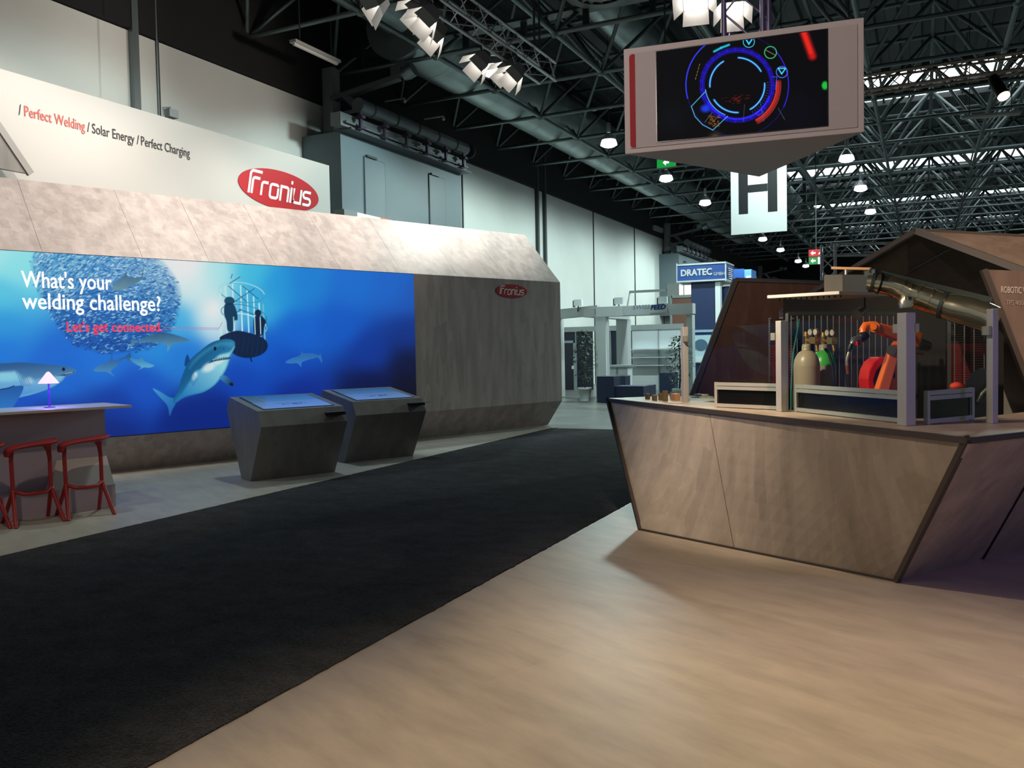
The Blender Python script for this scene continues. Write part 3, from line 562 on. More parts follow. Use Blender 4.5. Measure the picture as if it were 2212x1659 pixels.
# air ducts along the hall
ductm = mat('galvanised duct', S(150, 164, 164), .36, .75, noise=.18, scale=1.5)
def duct(y0, y1, xc, zc, r_, label, both=True):
    d = thing('air_duct', label, 'air duct', (xc, y0, zc))
    m = MB(); m.tube([(xc, y, zc) for y in np.linspace(y0, y1, 3)], r_, 28); m.build('duct_shell', ductm, d)
    y = y0 + .1
    while y < y1: MB().lathe([(r_ + .001, -.02), (r_ + .006, -.012), (r_ + .006, .012), (r_ + .001, .02)], (xc, y, zc), 28, 0, Matrix.Rotation(math.pi / 2, 3, 'X'), True, False).build('joint_ring', ductm, d); y += 1.5
    y = y0 + 1
    while y < y1: MB().bar((xc, y, zc + r_), (xc, y, 10.86), .025).build('hanger_rod', steel, d); y += 6
duct(8.0, 16.9, -10.9, 9.45, .55, 'round galvanised air duct ending in a capped end near the lighting truss')
duct(17.3, 60, -11.2, 9.35, .85, 'long thick galvanised air duct running away along the left hall wall')
duct(14, 60, -7.0, 10.0, .5, 'slimmer galvanised air duct further from the wall between the frame rows')
# columns, service cabins on the wall
colm = mat('column grey', S(128, 133, 133), .6); cabm = mat('cabin blue grey', S(94, 108, 115), .55, noise=.04, scale=.8); cabin_dark = mat('cabin trim', S(70, 76, 80), .6)
for k in range(3):
    y = 16.2 + 30.3 * k
    o = MB().box((WX + .25, y + .95, 4.25), (.3, .3, 8.5)).box((-12.5, y + .25, 3.3), (.2, .26, 6.6)).build('column', colm); tag(o, 'grey steel column at the near end of a wall cabin', kind='structure', group='columns at the wall cabins')
def cabin(y0, first):
    L = ('blue grey steel wall cabin with two doors, behind the white header' if first == 0 else 'pale grey wall cabin half hidden by the blue tower booth' if first == 1 else 'small far wall cabin seen deep in the hall')
    r = thing('wall_cabin', L, 'cabin', (-12.6, y0 + 3.2, 3.3))
    x1 = -12.15; ztop = 6.72; z0 = 3.3
    m = MB(); m.box(((WX + x1) / 2, y0 + 2.95, (z0 + ztop) / 2), (x1 - WX, 5.7, ztop - z0)); m.build('cabin_body', cabm, r)
    m = MB(); m.box((x1 + .1, y0 + 2.95, ztop + .02), (.5, 5.8, .05)); m.build('cabin_roof', cabin_dark, r)
    for (ya, zt_) in ((y0 + 1.0, 6.3), (y0 + 4.0, 6.4)):
        d = MB().box((x1 + .015, ya + .42, (z0 + zt_) / 2), (.03, .84, zt_ - z0)).build('door', mat('cabin door', S(87, 101, 108), .5), r)
        MB().box((x1 + .035, ya + .80, z0 + 1.5), (.05, .03, .14)).box((x1 + .06, ya + .72, z0 + 1.5), (.03, .16, .03)).build('door_handle', steel2, d)
        MB().box((x1 + .05, ya + .25, zt_ + .03), (.06, .42, .05)).build('door_closer', steel, d)
        mm = MB(); mm.box((x1 + .012, ya - .012, (z0 + zt_) / 2), (.03, .02, zt_ - z0)); mm.box((x1 + .012, ya + .852, (z0 + zt_) / 2), (.03, .02, zt_ - z0)); mm.box((x1 + .012, ya + .42, zt_ + .01), (.03, .86, .02)); mm.build('door_frame', cabin_dark, d)
    # header trunk and row of valve brackets above it
    p = thing('pipe_rack', ('grey header pipe on brackets above the blue grey cabin' if first == 0 else 'header pipe on brackets above the pale grey cabin' if first == 1 else 'distant header pipe above the far cabin'), 'pipe', (-11.8, y0 + 3, 7.0))
    m = MB(); m.tube([(-11.75, y0 + .25, 7.3), (-11.75, y0 + 5.35, 7.3)], .17, 14); m.build('header_pipe', mat('pipe grey', S(98, 104, 108), .45, .5), p)
    m = MB(); m.box((-12.05, y0 + 2.75, 6.92), (.28, 5.9, .30)); m.tube([(-11.85, y0 - .1, 6.86), (-11.85, y0 + 5.7, 6.86)], .03, 6); m.build('support_rail', mat('rail grey', S(122, 128, 130), .5, .4), p)
    for k in range(6):
        y = y0 + .3 + .98 * k
        MB().box((-11.72, y, 7.05), (.06, .07, .5)).box((-11.72, y, 6.78), (.16, .2, .06)).box((-11.72, y, 7.02), (.2, .14, .06)).build('valve_bracket', mat('bracket violet', S(74, 66, 84), .5, .5), p)
        MB().lathe([(.175, -.025), (.19, -.02), (.19, .02), (.175, .025)], (-11.75, y + .45, 7.3), 14, 0, Matrix.Rotation(math.pi / 2, 3, 'X')).build('pipe_clamp', jm, p)
    a = thing('wall_bracket', ('grey cantilever arm with a small floodlight at the column top' if first == 0 else 'cantilever arm at the second column' if first == 1 else 'cantilever arm at the third far column'), 'bracket', (-12.7, y0 + .8, 7.6))
    MB().bar((-12.95, y0 + .9, 7.75), (-11.2, y0 + 1.2, 8.1), .22, .12).bar((-12.6, y0 + .9, 7.8), (-11.9, y0 + 1.6, 6.95), .1, .16).bar((-12.9, y0 + .8, 7.3), (-11.9, y0 + .9, 7.4), .12, .1).build('arm', mat('arm grey', S(96, 100, 102), .5, .4), a)
    MB().box((-11.25, y0 + 1.2, 8.24), (.28, .2, .2)).lathe([(.14, 0), (.17, .12), (.17, .3)], (-11.1, y0 + 1.22, 8.14), 12, 0, Matrix.Rotation(math.radians(70), 3, 'Y')).build('floodlight_head', steel2, a)
for k in range(3): cabin(16.2 + 30.3 * k, k)
# small wall things
fx = mat('fitting grey', S(150, 152, 150), .5)
def tube_light(c, d, L, label, zt=10.845):
    r = thing('tube_light', label, 'light fitting', c); d = Vector(d).normalized(); c = Vector(c)
    MB().bar(c - d * L / 2, c + d * L / 2, .16, .06).build('housing', fx, r); MB().bar(c - d * L / 2 * .96 + Vector((0, 0, -.05)), c + d * L / 2 * .96 + Vector((0, 0, -.05)), .05, .05).build('tube', mat('unlit tube', S(196, 196, 190), .4), r)
    
    for sg in (-1, 1): MB().bar(c + Vector((0, 0, .03)) + d * L * .35 * sg, Vector((c.x, c.y, zt)) + Vector((d.x, d.y, 0)) * L * .35 * sg, .02).build('suspension_rod', steel, r)
A_ = atz(632, 88, 7.9); B_ = atz(730, 134, 7.9); tube_light((A_ + B_) / 2, B_ - A_, np.linalg.norm(B_ - A_), 'unlit batten light hanging over the white header near the hall wall', 8.95)
A_ = atz(2075, 253, 7.9); B_ = atz(2205, 242, 7.9); tube_light((A_ + B_) / 2, B_ - A_, np.linalg.norm(B_ - A_), 'unlit batten light hanging at the upper right under the roof')
m = MB(); q = atX(1415, 492, WX + .2); m.box((WX + .19, q[1] + .6, q[2]), (.14, 1.6, .24)); o = m.build('cable_tray', fx); tag(o, 'pale slotted cable tray on the black upper wall above the far posts', 'cable tray')
q = atX(1623, 592, WX + .2); m = MB().box((WX + .19, q[1] + .6, q[2]), (.14, 2.4, .24)); o = m.build('cable_tray', fx); tag(o, 'distant cable tray on the black wall above the second blue sign', 'cable tray')

# ------------------------------------------------------------------ left stand: backlit wall, header, bar, kiosks
lam_wall = laminate('concrete decor', S(150, 137, 133), S(186, 172, 167), .55, rot=-69.5)
lam_dark = laminate('concrete decor counter', S(140, 128, 117), S(172, 159, 147), .42, rot=45, spec=.5)
lam_kiosk = laminate('concrete decor kiosk', S(116, 112, 108), S(136, 131, 126), .4)
edge_dark = mat('dark edge band', S(66, 58, 54), .5)
white_board = mat('white header board', S(188, 184, 180), .6); red = mat('signal red', S(180, 18, 30), .5, spec=.2); white = mat('white print', S(240, 238, 236), .5)
ink = mat('dark print', S(52, 50, 52), .6); softred = mat('print red', S(208, 84, 76), .6)
floor_l = floor_lam('light stand floor', S(162, 155, 145), S(190, 183, 172)); floor_r = floor_lam('warm stand floor', S(152, 139, 126), S(184, 170, 154))
C1 = atz(0, 1203); CL = -6.76; CR = -2.725; CEND = atz(1187, 925)[1]
P1 = atz(245, 1020); P2 = atz(1183, 918); D = (P2 - P1) / np.linalg.norm(P2 - P1); Nn = np.array([D[1], -D[0], 0]); UP = np.array([0, 0, 1.0])
def W(s, o, z): return P1 + D * s + Nn * o + UP * z
sE = float(np.linalg.norm(P2 - P1))
tipL = atz(1218, 922)
ep = W(sE + .02, -1.0, 0)
o = MB().slab([(-12.9, -4, -.015), (CL, -4, -.015), (CL, tipL[1], -.015), (ep[0], ep[1], -.015), (-11.6, 16.2, -.015), (-12.9, 12, -.015)], (0, 0, .015)).build('floor', floor_l); tag(o, 'light grey laminate stand floor left of the carpet', kind='structure')
o = MB().slab([(CR, -4, -.015), (9, -4, -.015), (9, 14, -.015), (CR, 14, -.015)], (0, 0, .015)).build('floor', floor_r); tag(o, 'warm beige laminate stand floor on the right of the carpet', kind='structure')
def carpet_mat():
    m, nt, b = _new('black carpet'); N = nt.nodes; L = nt.links
    g = N.new('ShaderNodeNewGeometry'); n = N.new('ShaderNodeTexNoise'); n.inputs['Scale'].default_value = 90; n.inputs['Detail'].default_value = 3
    n2 = N.new('ShaderNodeTexNoise'); n2.inputs['Scale'].default_value = 1.7; n2.inputs['Detail'].default_value = 7; n2.inputs['Roughness'].default_value = .7
    mp = N.new('ShaderNodeMapping'); mp.inputs['Scale'].default_value = (2.0, 2.6, 1); L.new(g.outputs['Position'], mp.inputs['Vector']); L.new(mp.outputs[0], n2.inputs['Vector']); L.new(g.outputs['Position'], n.inputs['Vector'])
    r = N.new('ShaderNodeValToRGB'); e = r.color_ramp.elements; e[0].position = .38; e[1].position = .68; e[0].color = S(18, 18, 21); e[1].color = S(74, 73, 78)
    a = N.new('ShaderNodeMath'); a.operation = 'MULTIPLY_ADD'; a.inputs[1].default_value = .5
    h = N.new('ShaderNodeMath'); h.operation = 'MULTIPLY'; h.inputs[1].default_value = .5; L.new(n2.outputs['Fac'], h.inputs[0]); L.new(n.outputs['Fac'], a.inputs[0]); L.new(h.outputs[0], a.inputs[2]); L.new(a.outputs[0], r.inputs[0]); L.new(r.outputs[0], b.inputs['Base Color'])
    b.inputs['Roughness'].default_value = 1; b.inputs['Specular IOR Level'].default_value = .1; b.inputs['Sheen Weight'].default_value = .08; b.inputs['Sheen Roughness'].default_value = .5
    bp = N.new('ShaderNodeBump'); bp.inputs['Strength'].default_value = .9; bp.inputs['Distance'].default_value = .02; L.new(n.outputs['Fac'], bp.inputs['Height']); L.new(bp.outputs[0], b.inputs['Normal']); return m
ny = 400; rv = rng.normal(0, .004, (2, ny)); ys = np.linspace(-4, CEND, ny); m = MB()
vs = [(CL + rv[0, i], ys[i], .006) for i in range(ny)] + [(CR + rv[1, i], ys[i], .006) for i in range(ny)]; m.add(vs, [(i, i + 1, ny + i + 1, ny + i) for i in range(ny - 1)])
vb = [(x, y, -.012) for x, y, z in vs]; m.add(vs[:ny] + vb[:ny], [(i, i + 1, ny + i + 1, ny + i) for i in range(ny - 1)]); m.add(vs[ny:] + vb[ny:], [(i, i + 1, ny + i + 1, ny + i) for i in range(ny - 1)])
o = m.build('carpet', carpet_mat(), fix=False); tag(o, 'wide black pile carpet runner crossing the floor between the two stands', 'carpet')
# backlit wall
OF = .425; ZK = .525; ZF = 2.955; ZTOP = 4.03; OT = -.58; S0 = -3.1; SX = 4.98
r = thing('backlit_wall_stand', 'long concrete-look stand wall with sloped top and glowing shark picture', 'exhibition stand', W(2, 0, 0))
m = MB(); m.slab([W(S0, 0, 0), W(S0, OF, ZK), W(S0, OF - .5, ZK), W(S0, -.5, 0)], D * (sE - S0)); m.build('skirt_panel', lam_wall, r)
m = MB(); m.slab([W(SX, OF, ZK), W(SX, OF, ZF), W(SX, OF - .08, ZF), W(SX, OF - .08, ZK)], D * (sE - SX)); fp = m.build('front_panel', lam_wall, r)
m = MB()
for a, b_ in ((S0, -.9), (-.9, .35), (.35, 1.3), (1.3, 2.35), (2.35, 3.5), (3.5, 4.75), (4.75, 6.0), (6.0, 7.3), (7.3, sE)): m.slab([W(a + .002, OF, ZF), W(a + .002, OT, ZTOP), W(a + .002, OT - .05, ZTOP - .05), W(a + .002, OF - .06, ZF - .03)], D * (b_ - a - .004))
m.build('sloped_top_panel', lam_wall, r)
m = MB(); m.slab([W(S0, OF - .06, ZF - .03), W(S0, OT - .05, ZTOP - .06), W(S0, -.64, ZTOP - .06), W(S0, -.64, 0), W(S0, -.5, 0), W(S0, OF - .5, ZK), W(S0, OF - .08, ZK)], D * (sE - .01 - S0)); m.build('wall_core', mat('core grey', S(120, 112, 106), .7), r)
cv = Canvas(W(-2.7, OF + .004, ZK + .012), D, UP, SX + 2.7, ZF - ZK - .02, 1000, 320)
paint_sea(cv); pic = cv.mesh('backlit_print', painted('shark print', .66), r)
m = MB(); m.slab([W(S0, OF + .002, ZK), W(S0, OF + .002, ZF), W(S0, OF - .08, ZF), W(S0, OF - .08, ZK)], D * (SX - S0 - .004)); m.build('lightbox_frame', mat('lightbox rim', S(20, 40, 80), .5), r)
def onface(x, y, off=.0): return onplane(x, y, W(0, OF + off, 0), Nn)
wl = glow('lit white letters', (1, 1, 1, 1), .86); rl = glow('lit red letters', S(232, 48, 72), 1.0)
def face_text(t, xa, ya, xb, yb, cap, mt, bold, name, par):
    a = onface(xa, ya, .012); b_ = onface(xb, yb, .012); m = MB(); z = (a[2] + b_[2]) / 2; a[2] = z
    lettering(m, t, a, D, UP, width=float((b_ - a).dot(D)), cap=cap, lift=Nn * .003, bold=bold); return m.build(name, mt, par, fix=False)
face_text("What's your", 47, 621, 241, 625, .20, wl, .018, 'headline_lettering', pic)
face_text("welding challenge?", 49, 668, 347, 670.5, .20, wl, .018, 'headline_lettering', pic)
face_text("Let's get connected.", 145, 715.5, 350, 716.5, .125, rl, .022, 'slogan_lettering', pic)
c = onface(1105, 629, .004); l_ = onface(1072, 628, .004); r2 = onface(1139, 629, .004)
logo(fp, c, D, UP, Nn, float((r2 - l_).dot(D)), .262, red, white)
# white header behind
HX = -11.9; HZ0 = 3.6; HZ1 = float(atX(0, 148, HX)[2])
r = thing('header_board', 'large white header board with slogan and red oval sign above the stand wall', 'header board', (HX, 10, HZ0))
yr = atX(714, 467, HX)[1]
hb = MB().box((HX - .06, (3.0 + yr) / 2, (HZ0 + HZ1) / 2), (.12, yr - 3.0, HZ1 - HZ0)).build('board', white_board, r)
EY = np.array([0, 1.0, 0]); NXp = np.array([1.0, 0, 0])
def htext(t, xa, ya, xb, yb, mt, sh=0):
    a = atX(xa, ya, HX + .006); b_ = atX(xb, yb, HX + .006); a[2] = float(atX(53, 247, HX)[2] + atX(410, 336, HX)[2]) / 2 - .03; m = MB(); lettering(m, t, a, EY, UP, width=b_[1] - a[1], cap=.152, lift=NXp * .002, bold=.008, shear=sh); m.build('slogan_lettering', mt, r, fix=False)
htext('/', 40.5, 244, 46, 246, ink); htext('Perfect Welding', 53, 247, 183.5, 279, softred); htext('/', 188.5, 281, 194, 283, ink); htext('Solar Energy', 199, 283, 290.5, 305, ink); htext('/', 295.5, 307, 300.5, 308, ink); htext('Perfect Charging', 305, 309, 410, 336, ink)
a = atX(512, 386, HX); b_ = atX(686, 433, HX); cc = atX(598, 409.5, HX); t_ = atX(598, 365.5, HX); u_ = atX(598, 452, HX)
logo(hb, (HX + .002, (a[1] + b_[1]) / 2 + .02, cc[2]), EY, UP, NXp, b_[1] - a[1], (t_[2] - u_[2]) * .97, red, white)
# sloped gable behind the header on the far left
q = [atX(0, 278, HX + .35), atX(66, 376, HX + .35)]
g = thing('gable_panel', 'brown gable panel with a slanted grey edge at the far left above the stand wall', 'panel', q[1])
dd = q[1] - q[0]; top = q[0] - dd * 1.2
MB().slab([top, q[1], q[1] + np.array([0, -3.0, 0]), top + np.array([0, -3, 0])], (-.06, 0, 0)).build('panel', lam_kiosk, g)
MB().bar(top, q[1], .10, .05, (1, 0, 0)).build('edge_trim', mat('edge grey', S(150, 144, 140), .5), g)
# small floodlight on the header edge
q = atX(372, 250, HX); g = thing('header_floodlight', 'small silver floodlight clamped on top of the white header board', 'floodlight', (HX - .05, q[1], HZ1))
MB().box((HX - .02, q[1], HZ1 + .10), (.14, .2, .14)).build('lamp_head', steel2, g); MB().tube([(HX - .05, q[1] - .14, HZ1 - .02), (HX - .05, q[1] - .15, HZ1 + .18), (HX - .03, q[1], HZ1 + .21)], .012, 6).build('bracket', steel2, g)
for px in (343,):
    q = atX(px, 240, HX - .4); o = MB().bar((HX - .4, q[1], HZ1 - .6), (HX - .4, q[1] + .02, 10.86), .018).build('suspension_rope', steel2); tag(o, 'thin steel rope hanging from the roof behind the white header', 'rope')
q = atX(662, 330, HX - .1); 
# lit sign box on the cabin beside the header
q0 = atX(768, 458, -11.9); q1 = atX(890, 485, -11.9)
g = thing('sign_box', 'lit white sign box with an orange square, half hidden behind the sloped stand top', 'sign', (-11.95, q0[1], 4.2))
MB().box((-11.95, (q0[1] + q1[1]) / 2, q0[2] - .32), (.1, q1[1] - q0[1], .64)).build('sign_face', glow('sign white', (1, .97, .9, 1), 1.1), g)
qa = atX(824, 478, -11.88); MB().box((-11.89, qa[1] + .2, q0[2] - .32), (.02, .42, .64)).build('orange_square', glow('sign orange', S(238, 110, 40), .9), g)
MB().box((-11.885, qa[1] + 1.0, q0[2] - .25), (.02, .5, .16)).build('blue_mark', glow('sign blue', S(110, 150, 225), .9), g); MB().box((-11.885, q0[1] + .25, q0[2] - .25), (.02, .06, .3)).build('dark_mark', ink, g)
MB().box((-12.0, q0[1] - .25, q0[2] - .25), (.3, .5, .5)).build('sign_bracket', colm, g)

# bar counter
barw = mat('bar grey lilac', S(184, 168, 184), .55); bart = mat('bar top white', S(205, 202, 204), .3)
A = atz(250.6, 1094)
def Bp(s, o_, z): return A + D * s + Nn * o_ + UP * z
r = thing('bar_counter', 'pale bar counter with overhanging white top in front of the shark picture', 'bar counter', Bp(-.5, 0, 0))
sL = -3.2
MB().slab([Bp(sL, 0, 0), Bp(sL, 0, .24), Bp(sL, -.62, .24), Bp(sL, -.62, 0)], D * (-sL)).build('plinth', barw, r)
MB().slab([Bp(sL, -.24, .24), Bp(sL, -.24, 1.055), Bp(sL, -.60, 1.055), Bp(sL, -.60, .24)], D * (-sL)).build('body', barw, r)
MB().slab([Bp(-.62, -.235, .24), Bp(-.62, -.02, .24), Bp(-.50, -.235, .53)], D * .5).hull8([Bp(-.12, -.235, .24), Bp(-.12, -.02, .24), Bp(-.0, -.235, .53)], [Bp(-.0, -.235, .24), Bp(.0, -.02, .24), Bp(0, -.24, .53)]).build('foot_slope', mat('foot slope', S(206, 196, 192), .5), r)
MB().slab([Bp(sL, .13, 1.06), Bp(sL, .13, 1.085), Bp(sL, -.75, 1.085), Bp(sL, -.75, 1.06)], D * (-sL + .16)).build('bar_top', bart, r)
MB().slab([Bp(-1.15, -.02, 1.025), Bp(-1.15, -.02, 1.058), Bp(-1.15, -.24, 1.058), Bp(-1.15, -.24, 1.025)], D * .75).build('under_rail', mat('rail tan', S(168, 156, 140), .5), r)
# bar lamp
q = onplane(107, 876, Bp(0, -.28, 0), Nn); base = np.array([q[0], q[1], 1.085])
r = thing('bar_lamp', 'small glowing cone shaded lamp with violet stem on the bar counter', 'lamp', base)
hz = onplane(107, 828, Bp(0, -.28, 0), Nn)[2] - 1.085; ht = onplane(107, 803, Bp(0, -.28, 0), Nn)[2] - 1.085
MB().lathe([(.055, 0), (.055, .008), (.012, .014)], base, 20).build('base', mat('lamp base', S(90, 80, 160), .4), r)
MB().tube([base, base + UP * (hz + .01)], .010, 8).build('stem', glow('violet stem', S(70, 40, 235), .75), r)
MB().lathe([(.10, hz), (.082, hz + (ht - hz) * .22), (.046, hz + (ht - hz) * .62), (.022, ht - .012), (.008, ht), (.0005, ht + .002)], base, 24).build('lamp_shade', glow('lamp shade glow', S(255, 206, 240), 1.15), r)
lamp('bar_lamp_glow', 'POINT', tuple(base + UP * (hz - .06)), 7, (.35, .2, 1.0), size=.03)
# bar stools
stool_red = mat('stool red', S(168, 40, 42), .42)
def make_stool():
    """built at the origin, front towards +x, legs as in the photo; seat 0.78 m"""
    r = thing('bar_stool', 'red moulded bar stool', 'bar stool', (0, 0, 0), 'red bar stools')
    for sy in (-1, 1):
        k = (0.02, .17 * sy, .33)
        MB().tube([(.0, (.15 if sy > 0 else -.19), .765 if sy > 0 else .70), (.0, .165 * sy, .70), (.005, .172 * sy, .62), k, (.02, .172 * sy, .28)], [.05 if sy > 0 else .022, .026, .02, .02, .022], 8).build('side_post', stool_red, r)
        MB().tube([k, (.215, .215 * sy, 0)], [.022, .018], 8).build('leg', stool_red, r); MB().tube([k, (-.215, .205 * sy, 0)], [.022, .018], 8).build('leg', stool_red, r)
    MB().tube([(.02, -.17, .33), (.1, -.1, .30), (.11, .0, .295), (.1, .1, .30), (.02, .17, .33)], .019, 8).build('footrest', stool_red, r)
    prof_ = [(-.205, .665, .07), (-.20, .70, .10), (-.178, .728, .13), (-.13, .745, .155), (-.05, .755, .165), (.05, .762, .17), (.14, .772, .165), (.21, .782, .13), (.262, .79, .06)]
    rings = []
    for i, (y, z, hw_) in enumerate(prof_):
        th = .016 if i < 6 else .03 if i < 7 else .02 if i < 8 else .008; k = 12
        rings.append([(hw_ * math.cos(2 * math.pi * q / k), y + (.02 if i < 3 else 0) * math.sin(2 * math.pi * q / k) * -1, z - th * .5 + th * (.9 if i > 2 else .3) * math.sin(2 * math.pi * q / k) + .02 * math.cos(2 * math.pi * q / k) ** 2) for q in range(k)])
    m = MB(); m.loft(rings)
    m.build('seat', stool_red, r); return r
st = make_stool(); sd = np.array([-7.70, 5.88, 0]); sa = math.atan2(D[1], D[0])
for k, lab in enumerate(('red bar stool nearest the open end of the bar counter', 'red bar stool in the middle of the row of three at the bar', 'red bar stool farthest from the open end of the bar counter')):
    p = sd - D * .475 * k
    if k == 0: st.location = tuple(p); st.rotation_euler = (0, 0, sa - math.radians(90) + math.radians(0)); st['label'] = lab
    else: dup(st, p, sa - math.radians(90) + math.radians(3 * k), lab)

# touch kiosks
def make_kiosk():
    """origin at front base corner; x out to the aisle, y along"""
    r = thing('touch_kiosk', 'k', 'kiosk', (0, 0, 0), 'touch screen kiosks'); w_ = 1.165
    prof = [(0, 0), (.41, .71), (.30, .90), (-.64, 1.045), (-.76, .88), (-.30, 0)]
    MB().hull8([(x, 0, z) for x, z in prof], [(x, w_, z) for x, z in prof]).build('body', lam_kiosk, r)
    a = np.array([.30, 0, .90]); b_ = np.array([-.64, 0, 1.045]); e = b_ - a; n_ = np.array([.145, 0, .94]); n_ /= np.linalg.norm(n_)
    rim = [a + e * t + np.array([0, y, 0]) + n_ * .002 for t, y in ((.07, .10), (.07, 1.065), (.93, 1.065), (.93, .10))]
    s = MB().slab(rim, n_ * .004).build('screen_bezel', mat('bezel black', S(16, 18, 22), .3), r)
    g = Canvas.__new__(Canvas); nx, ny = 60, 50
    U, V = np.meshgrid(np.linspace(0, 1, nx), np.linspace(0, 1, ny))
    g.nx, g.ny = nx, ny; g.P = (rim[0] + n_ * .006)[None, None] + U[..., None] * (rim[1] - rim[0]) + V[..., None] * (rim[3] - rim[0])
    g.P = g.P * .97 + np.mean([q + n_ * .0062 for q in rim], 0) * .03; g.P[..., 0:3] += 0
    t = V[..., None]; c = np.array(C8(112, 158, 205)) * (1 - t) + np.array(C8(58, 104, 140)) * t
    c = np.where(t < .52, np.array(C8(104, 140, 190)) * (1 - t * .25), np.array(C8(66, 112, 150)) * (1.35 - t * .55))
    for (u0, u1, v0, v1) in ((.34, .40, .24, .30), (.42, .47, .25, .30), (.5, .58, .22, .31), (.6, .66, .23, .31), (.68, .72, .25, .3), (.30, .72, .35, .37)):
        k = (U > u0) & (U < u1) & (V > v0) & (V < v1); c[k] *= .62
    k = (U < .22) & (V > .5); c[k] = c[k] * .75 + np.array(C8(140, 190, 200)) * .25 * (np.sin(U[k] * 190) > 0)[:, None]
    g.c = c; g.mesh('screen', painted('kiosk screen', .68, .12), s)
    # card tray on the front
    y0, y1 = .86, 1.14; MB().hull8([(.36, y0, .835), (.52, y0 - .02, .842), (.52, y0 - .02, .848), (.36, y0, .841)], [(.36, y1, .835), (.52, y1 + .02, .842), (.52, y1 + .02, .848), (.36, y1, .841)]).build('card_tray', mat('tray grey', S(120, 130, 138), .3, .5), r)
    MB().hull8([(.345, y0 + .02, .80), (.47, y0 + .03, .80), (.47, y0 + .03, .834), (.34, y0 + .02, .834)], [(.345, y1 - .02, .80), (.47, y1 - .03, .80), (.47, y1 - .03, .834), (.34, y1 - .02, .834)]).build('card_reader', mat('reader black', S(14, 14, 16), .4), r)
    return r
kw = math.radians(26); K1 = atz(541, 1040)
kk = make_kiosk(); kk.location = tuple(K1); kk.rotation_euler = (0, 0, -kw); kk['label'] = 'grey faceted touch screen kiosk nearer to the bar counter'
dup(kk, K1 + np.array([.084, 1.824, 0]), -kw, 'grey faceted touch screen kiosk standing behind the other, farther from the bar')

# ------------------------------------------------------------------ right stand: prow counter
alu = mat('aluminium profile', S(192, 190, 186), .42, .4); black = mat('black panel', S(12, 12, 13), .25); clearg = glass('clear glass')
TL = atz(1312, 860, 1.06); TR = atz(2092, 945, 1.06); BL = atz(1384, 1145); BR = atz(1937, 1257)
tF = (TR - TL) / np.linalg.norm(TR - TL); nI = np.array([-tF[1], tF[0], 0]); tS = atz(2212, 932, 1.06) - TR; tS /= np.linalg.norm(tS)
bS = atz(2081, 1218) - BR; bS /= np.linalg.norm(bS)
TRb = TR + tS * 2.0; BRb = BR + bS * 1.9
r = thing('prow_counter', 'concrete-look demo counter with outward leaning front shaped like a prow', 'counter', (BL + BR) / 2)
def ruled(a, b, c, d, nu, nv, th):
    """surface a-b (bottom) to d-c (top), thickness th inwards"""
    m = MB(); g = [[(a * (1 - u) + b * u) * (1 - v) + (d * (1 - u) + c * u) * v for u in np.linspace(0, 1, nu)] for v in np.linspace(0, 1, nv)]
    vs = [p for row in g for p in row]; n = nu * nv; vs2 = [p + th for p in vs]
    F_ = [(j * nu + i, j * nu + i + 1, (j + 1) * nu + i + 1, (j + 1) * nu + i) for j in range(nv - 1) for i in range(nu - 1)]
    m.add(vs, F_, 0, False); m.add(vs2, [f[::-1] for f in F_])
    rim = [i for i in range(nu)] + [j * nu + nu - 1 for j in range(1, nv)] + [(nv - 1) * nu + i for i in range(nu - 2, -1, -1)] + [j * nu for j in range(nv - 2, 0, -1)]
    L_ = len(rim); m.add([vs[i] for i in rim] + [vs2[i] for i in rim], [(k, (k + 1) % L_, L_ + (k + 1) % L_, L_ + k) for k in range(L_)])
    return m
ruled(BL, BR, TR - UP * .03, TL - UP * .03, 25, 9, nI * .03).build('front_panel', lam_dark, r, fix=True)
o = ruled(BR, BRb, TRb - UP * .03, TR - UP * .03, 13, 7, np.array([-tS[1], tS[0], 0]) * .03).build('side_panel', lam_dark, r)
ruled(BL, BL + nI * 1.1, TL + nI * 1.2 - UP * .03, TL - UP * .03, 7, 7, tF * .03).build('end_panel', lam_dark, r)
m = MB(); e = nI * -.004
m.bar(TL + e - UP * .017, TR + e - UP * .017, .03, .036); m.bar(TR - UP * .017, TRb - UP * .017, .03, .036); m.bar(BL + e, TL + e, .03, .03, tuple(nI)); m.bar(BR + e, TR + e, .034, .034, tuple(nI)); m.bar(BL + e + UP * .008, BR + e + UP * .008, .02, .014)
m.build('edge_band', edge_dark, r)
q1 = BRb * .55 + BR * .45; q2 = TRb * .42 + TR * .58; MB().bar(q1 + np.array([.004, -.008, 0]), q2 + np.array([.004, -.008, -.03]), .012, .008).build('panel_joint', mat('joint black', S(20, 16, 18), .6), r)
mid = .43; MB().bar((BL * (1 - mid) + BR * mid) - nI * .001, (TL * (1 - mid) + TR * mid) - nI * .001 - UP * .03, .005, .003, tuple(nI)).build('front_joint', mat('joint brown', S(92, 78, 66), .6), r)
topm = laminate('counter top decor', S(160, 142, 122), S(196, 178, 156), .35)
sI = np.array([-tS[1], tS[0], 0])
MB().slab([q - UP * .03 for q in (TL, TR, TR + tS * .95, TR + tS * .95 - tF * .75, TR - tF * 1.15 + nI * .5, TL + tF * 1.1 + nI * .5, TL + tF * .95 + nI * .95, TL + nI * .75 + tF * .05)], UP * .03).build('counter_top', topm, r)
MB().slab([q - UP * .03 for q in (TR + tS * .952, TRb, TRb + sI * .8, TR + tS * .952 + sI * .7)], UP * .0295).build('side_top', topm, r)

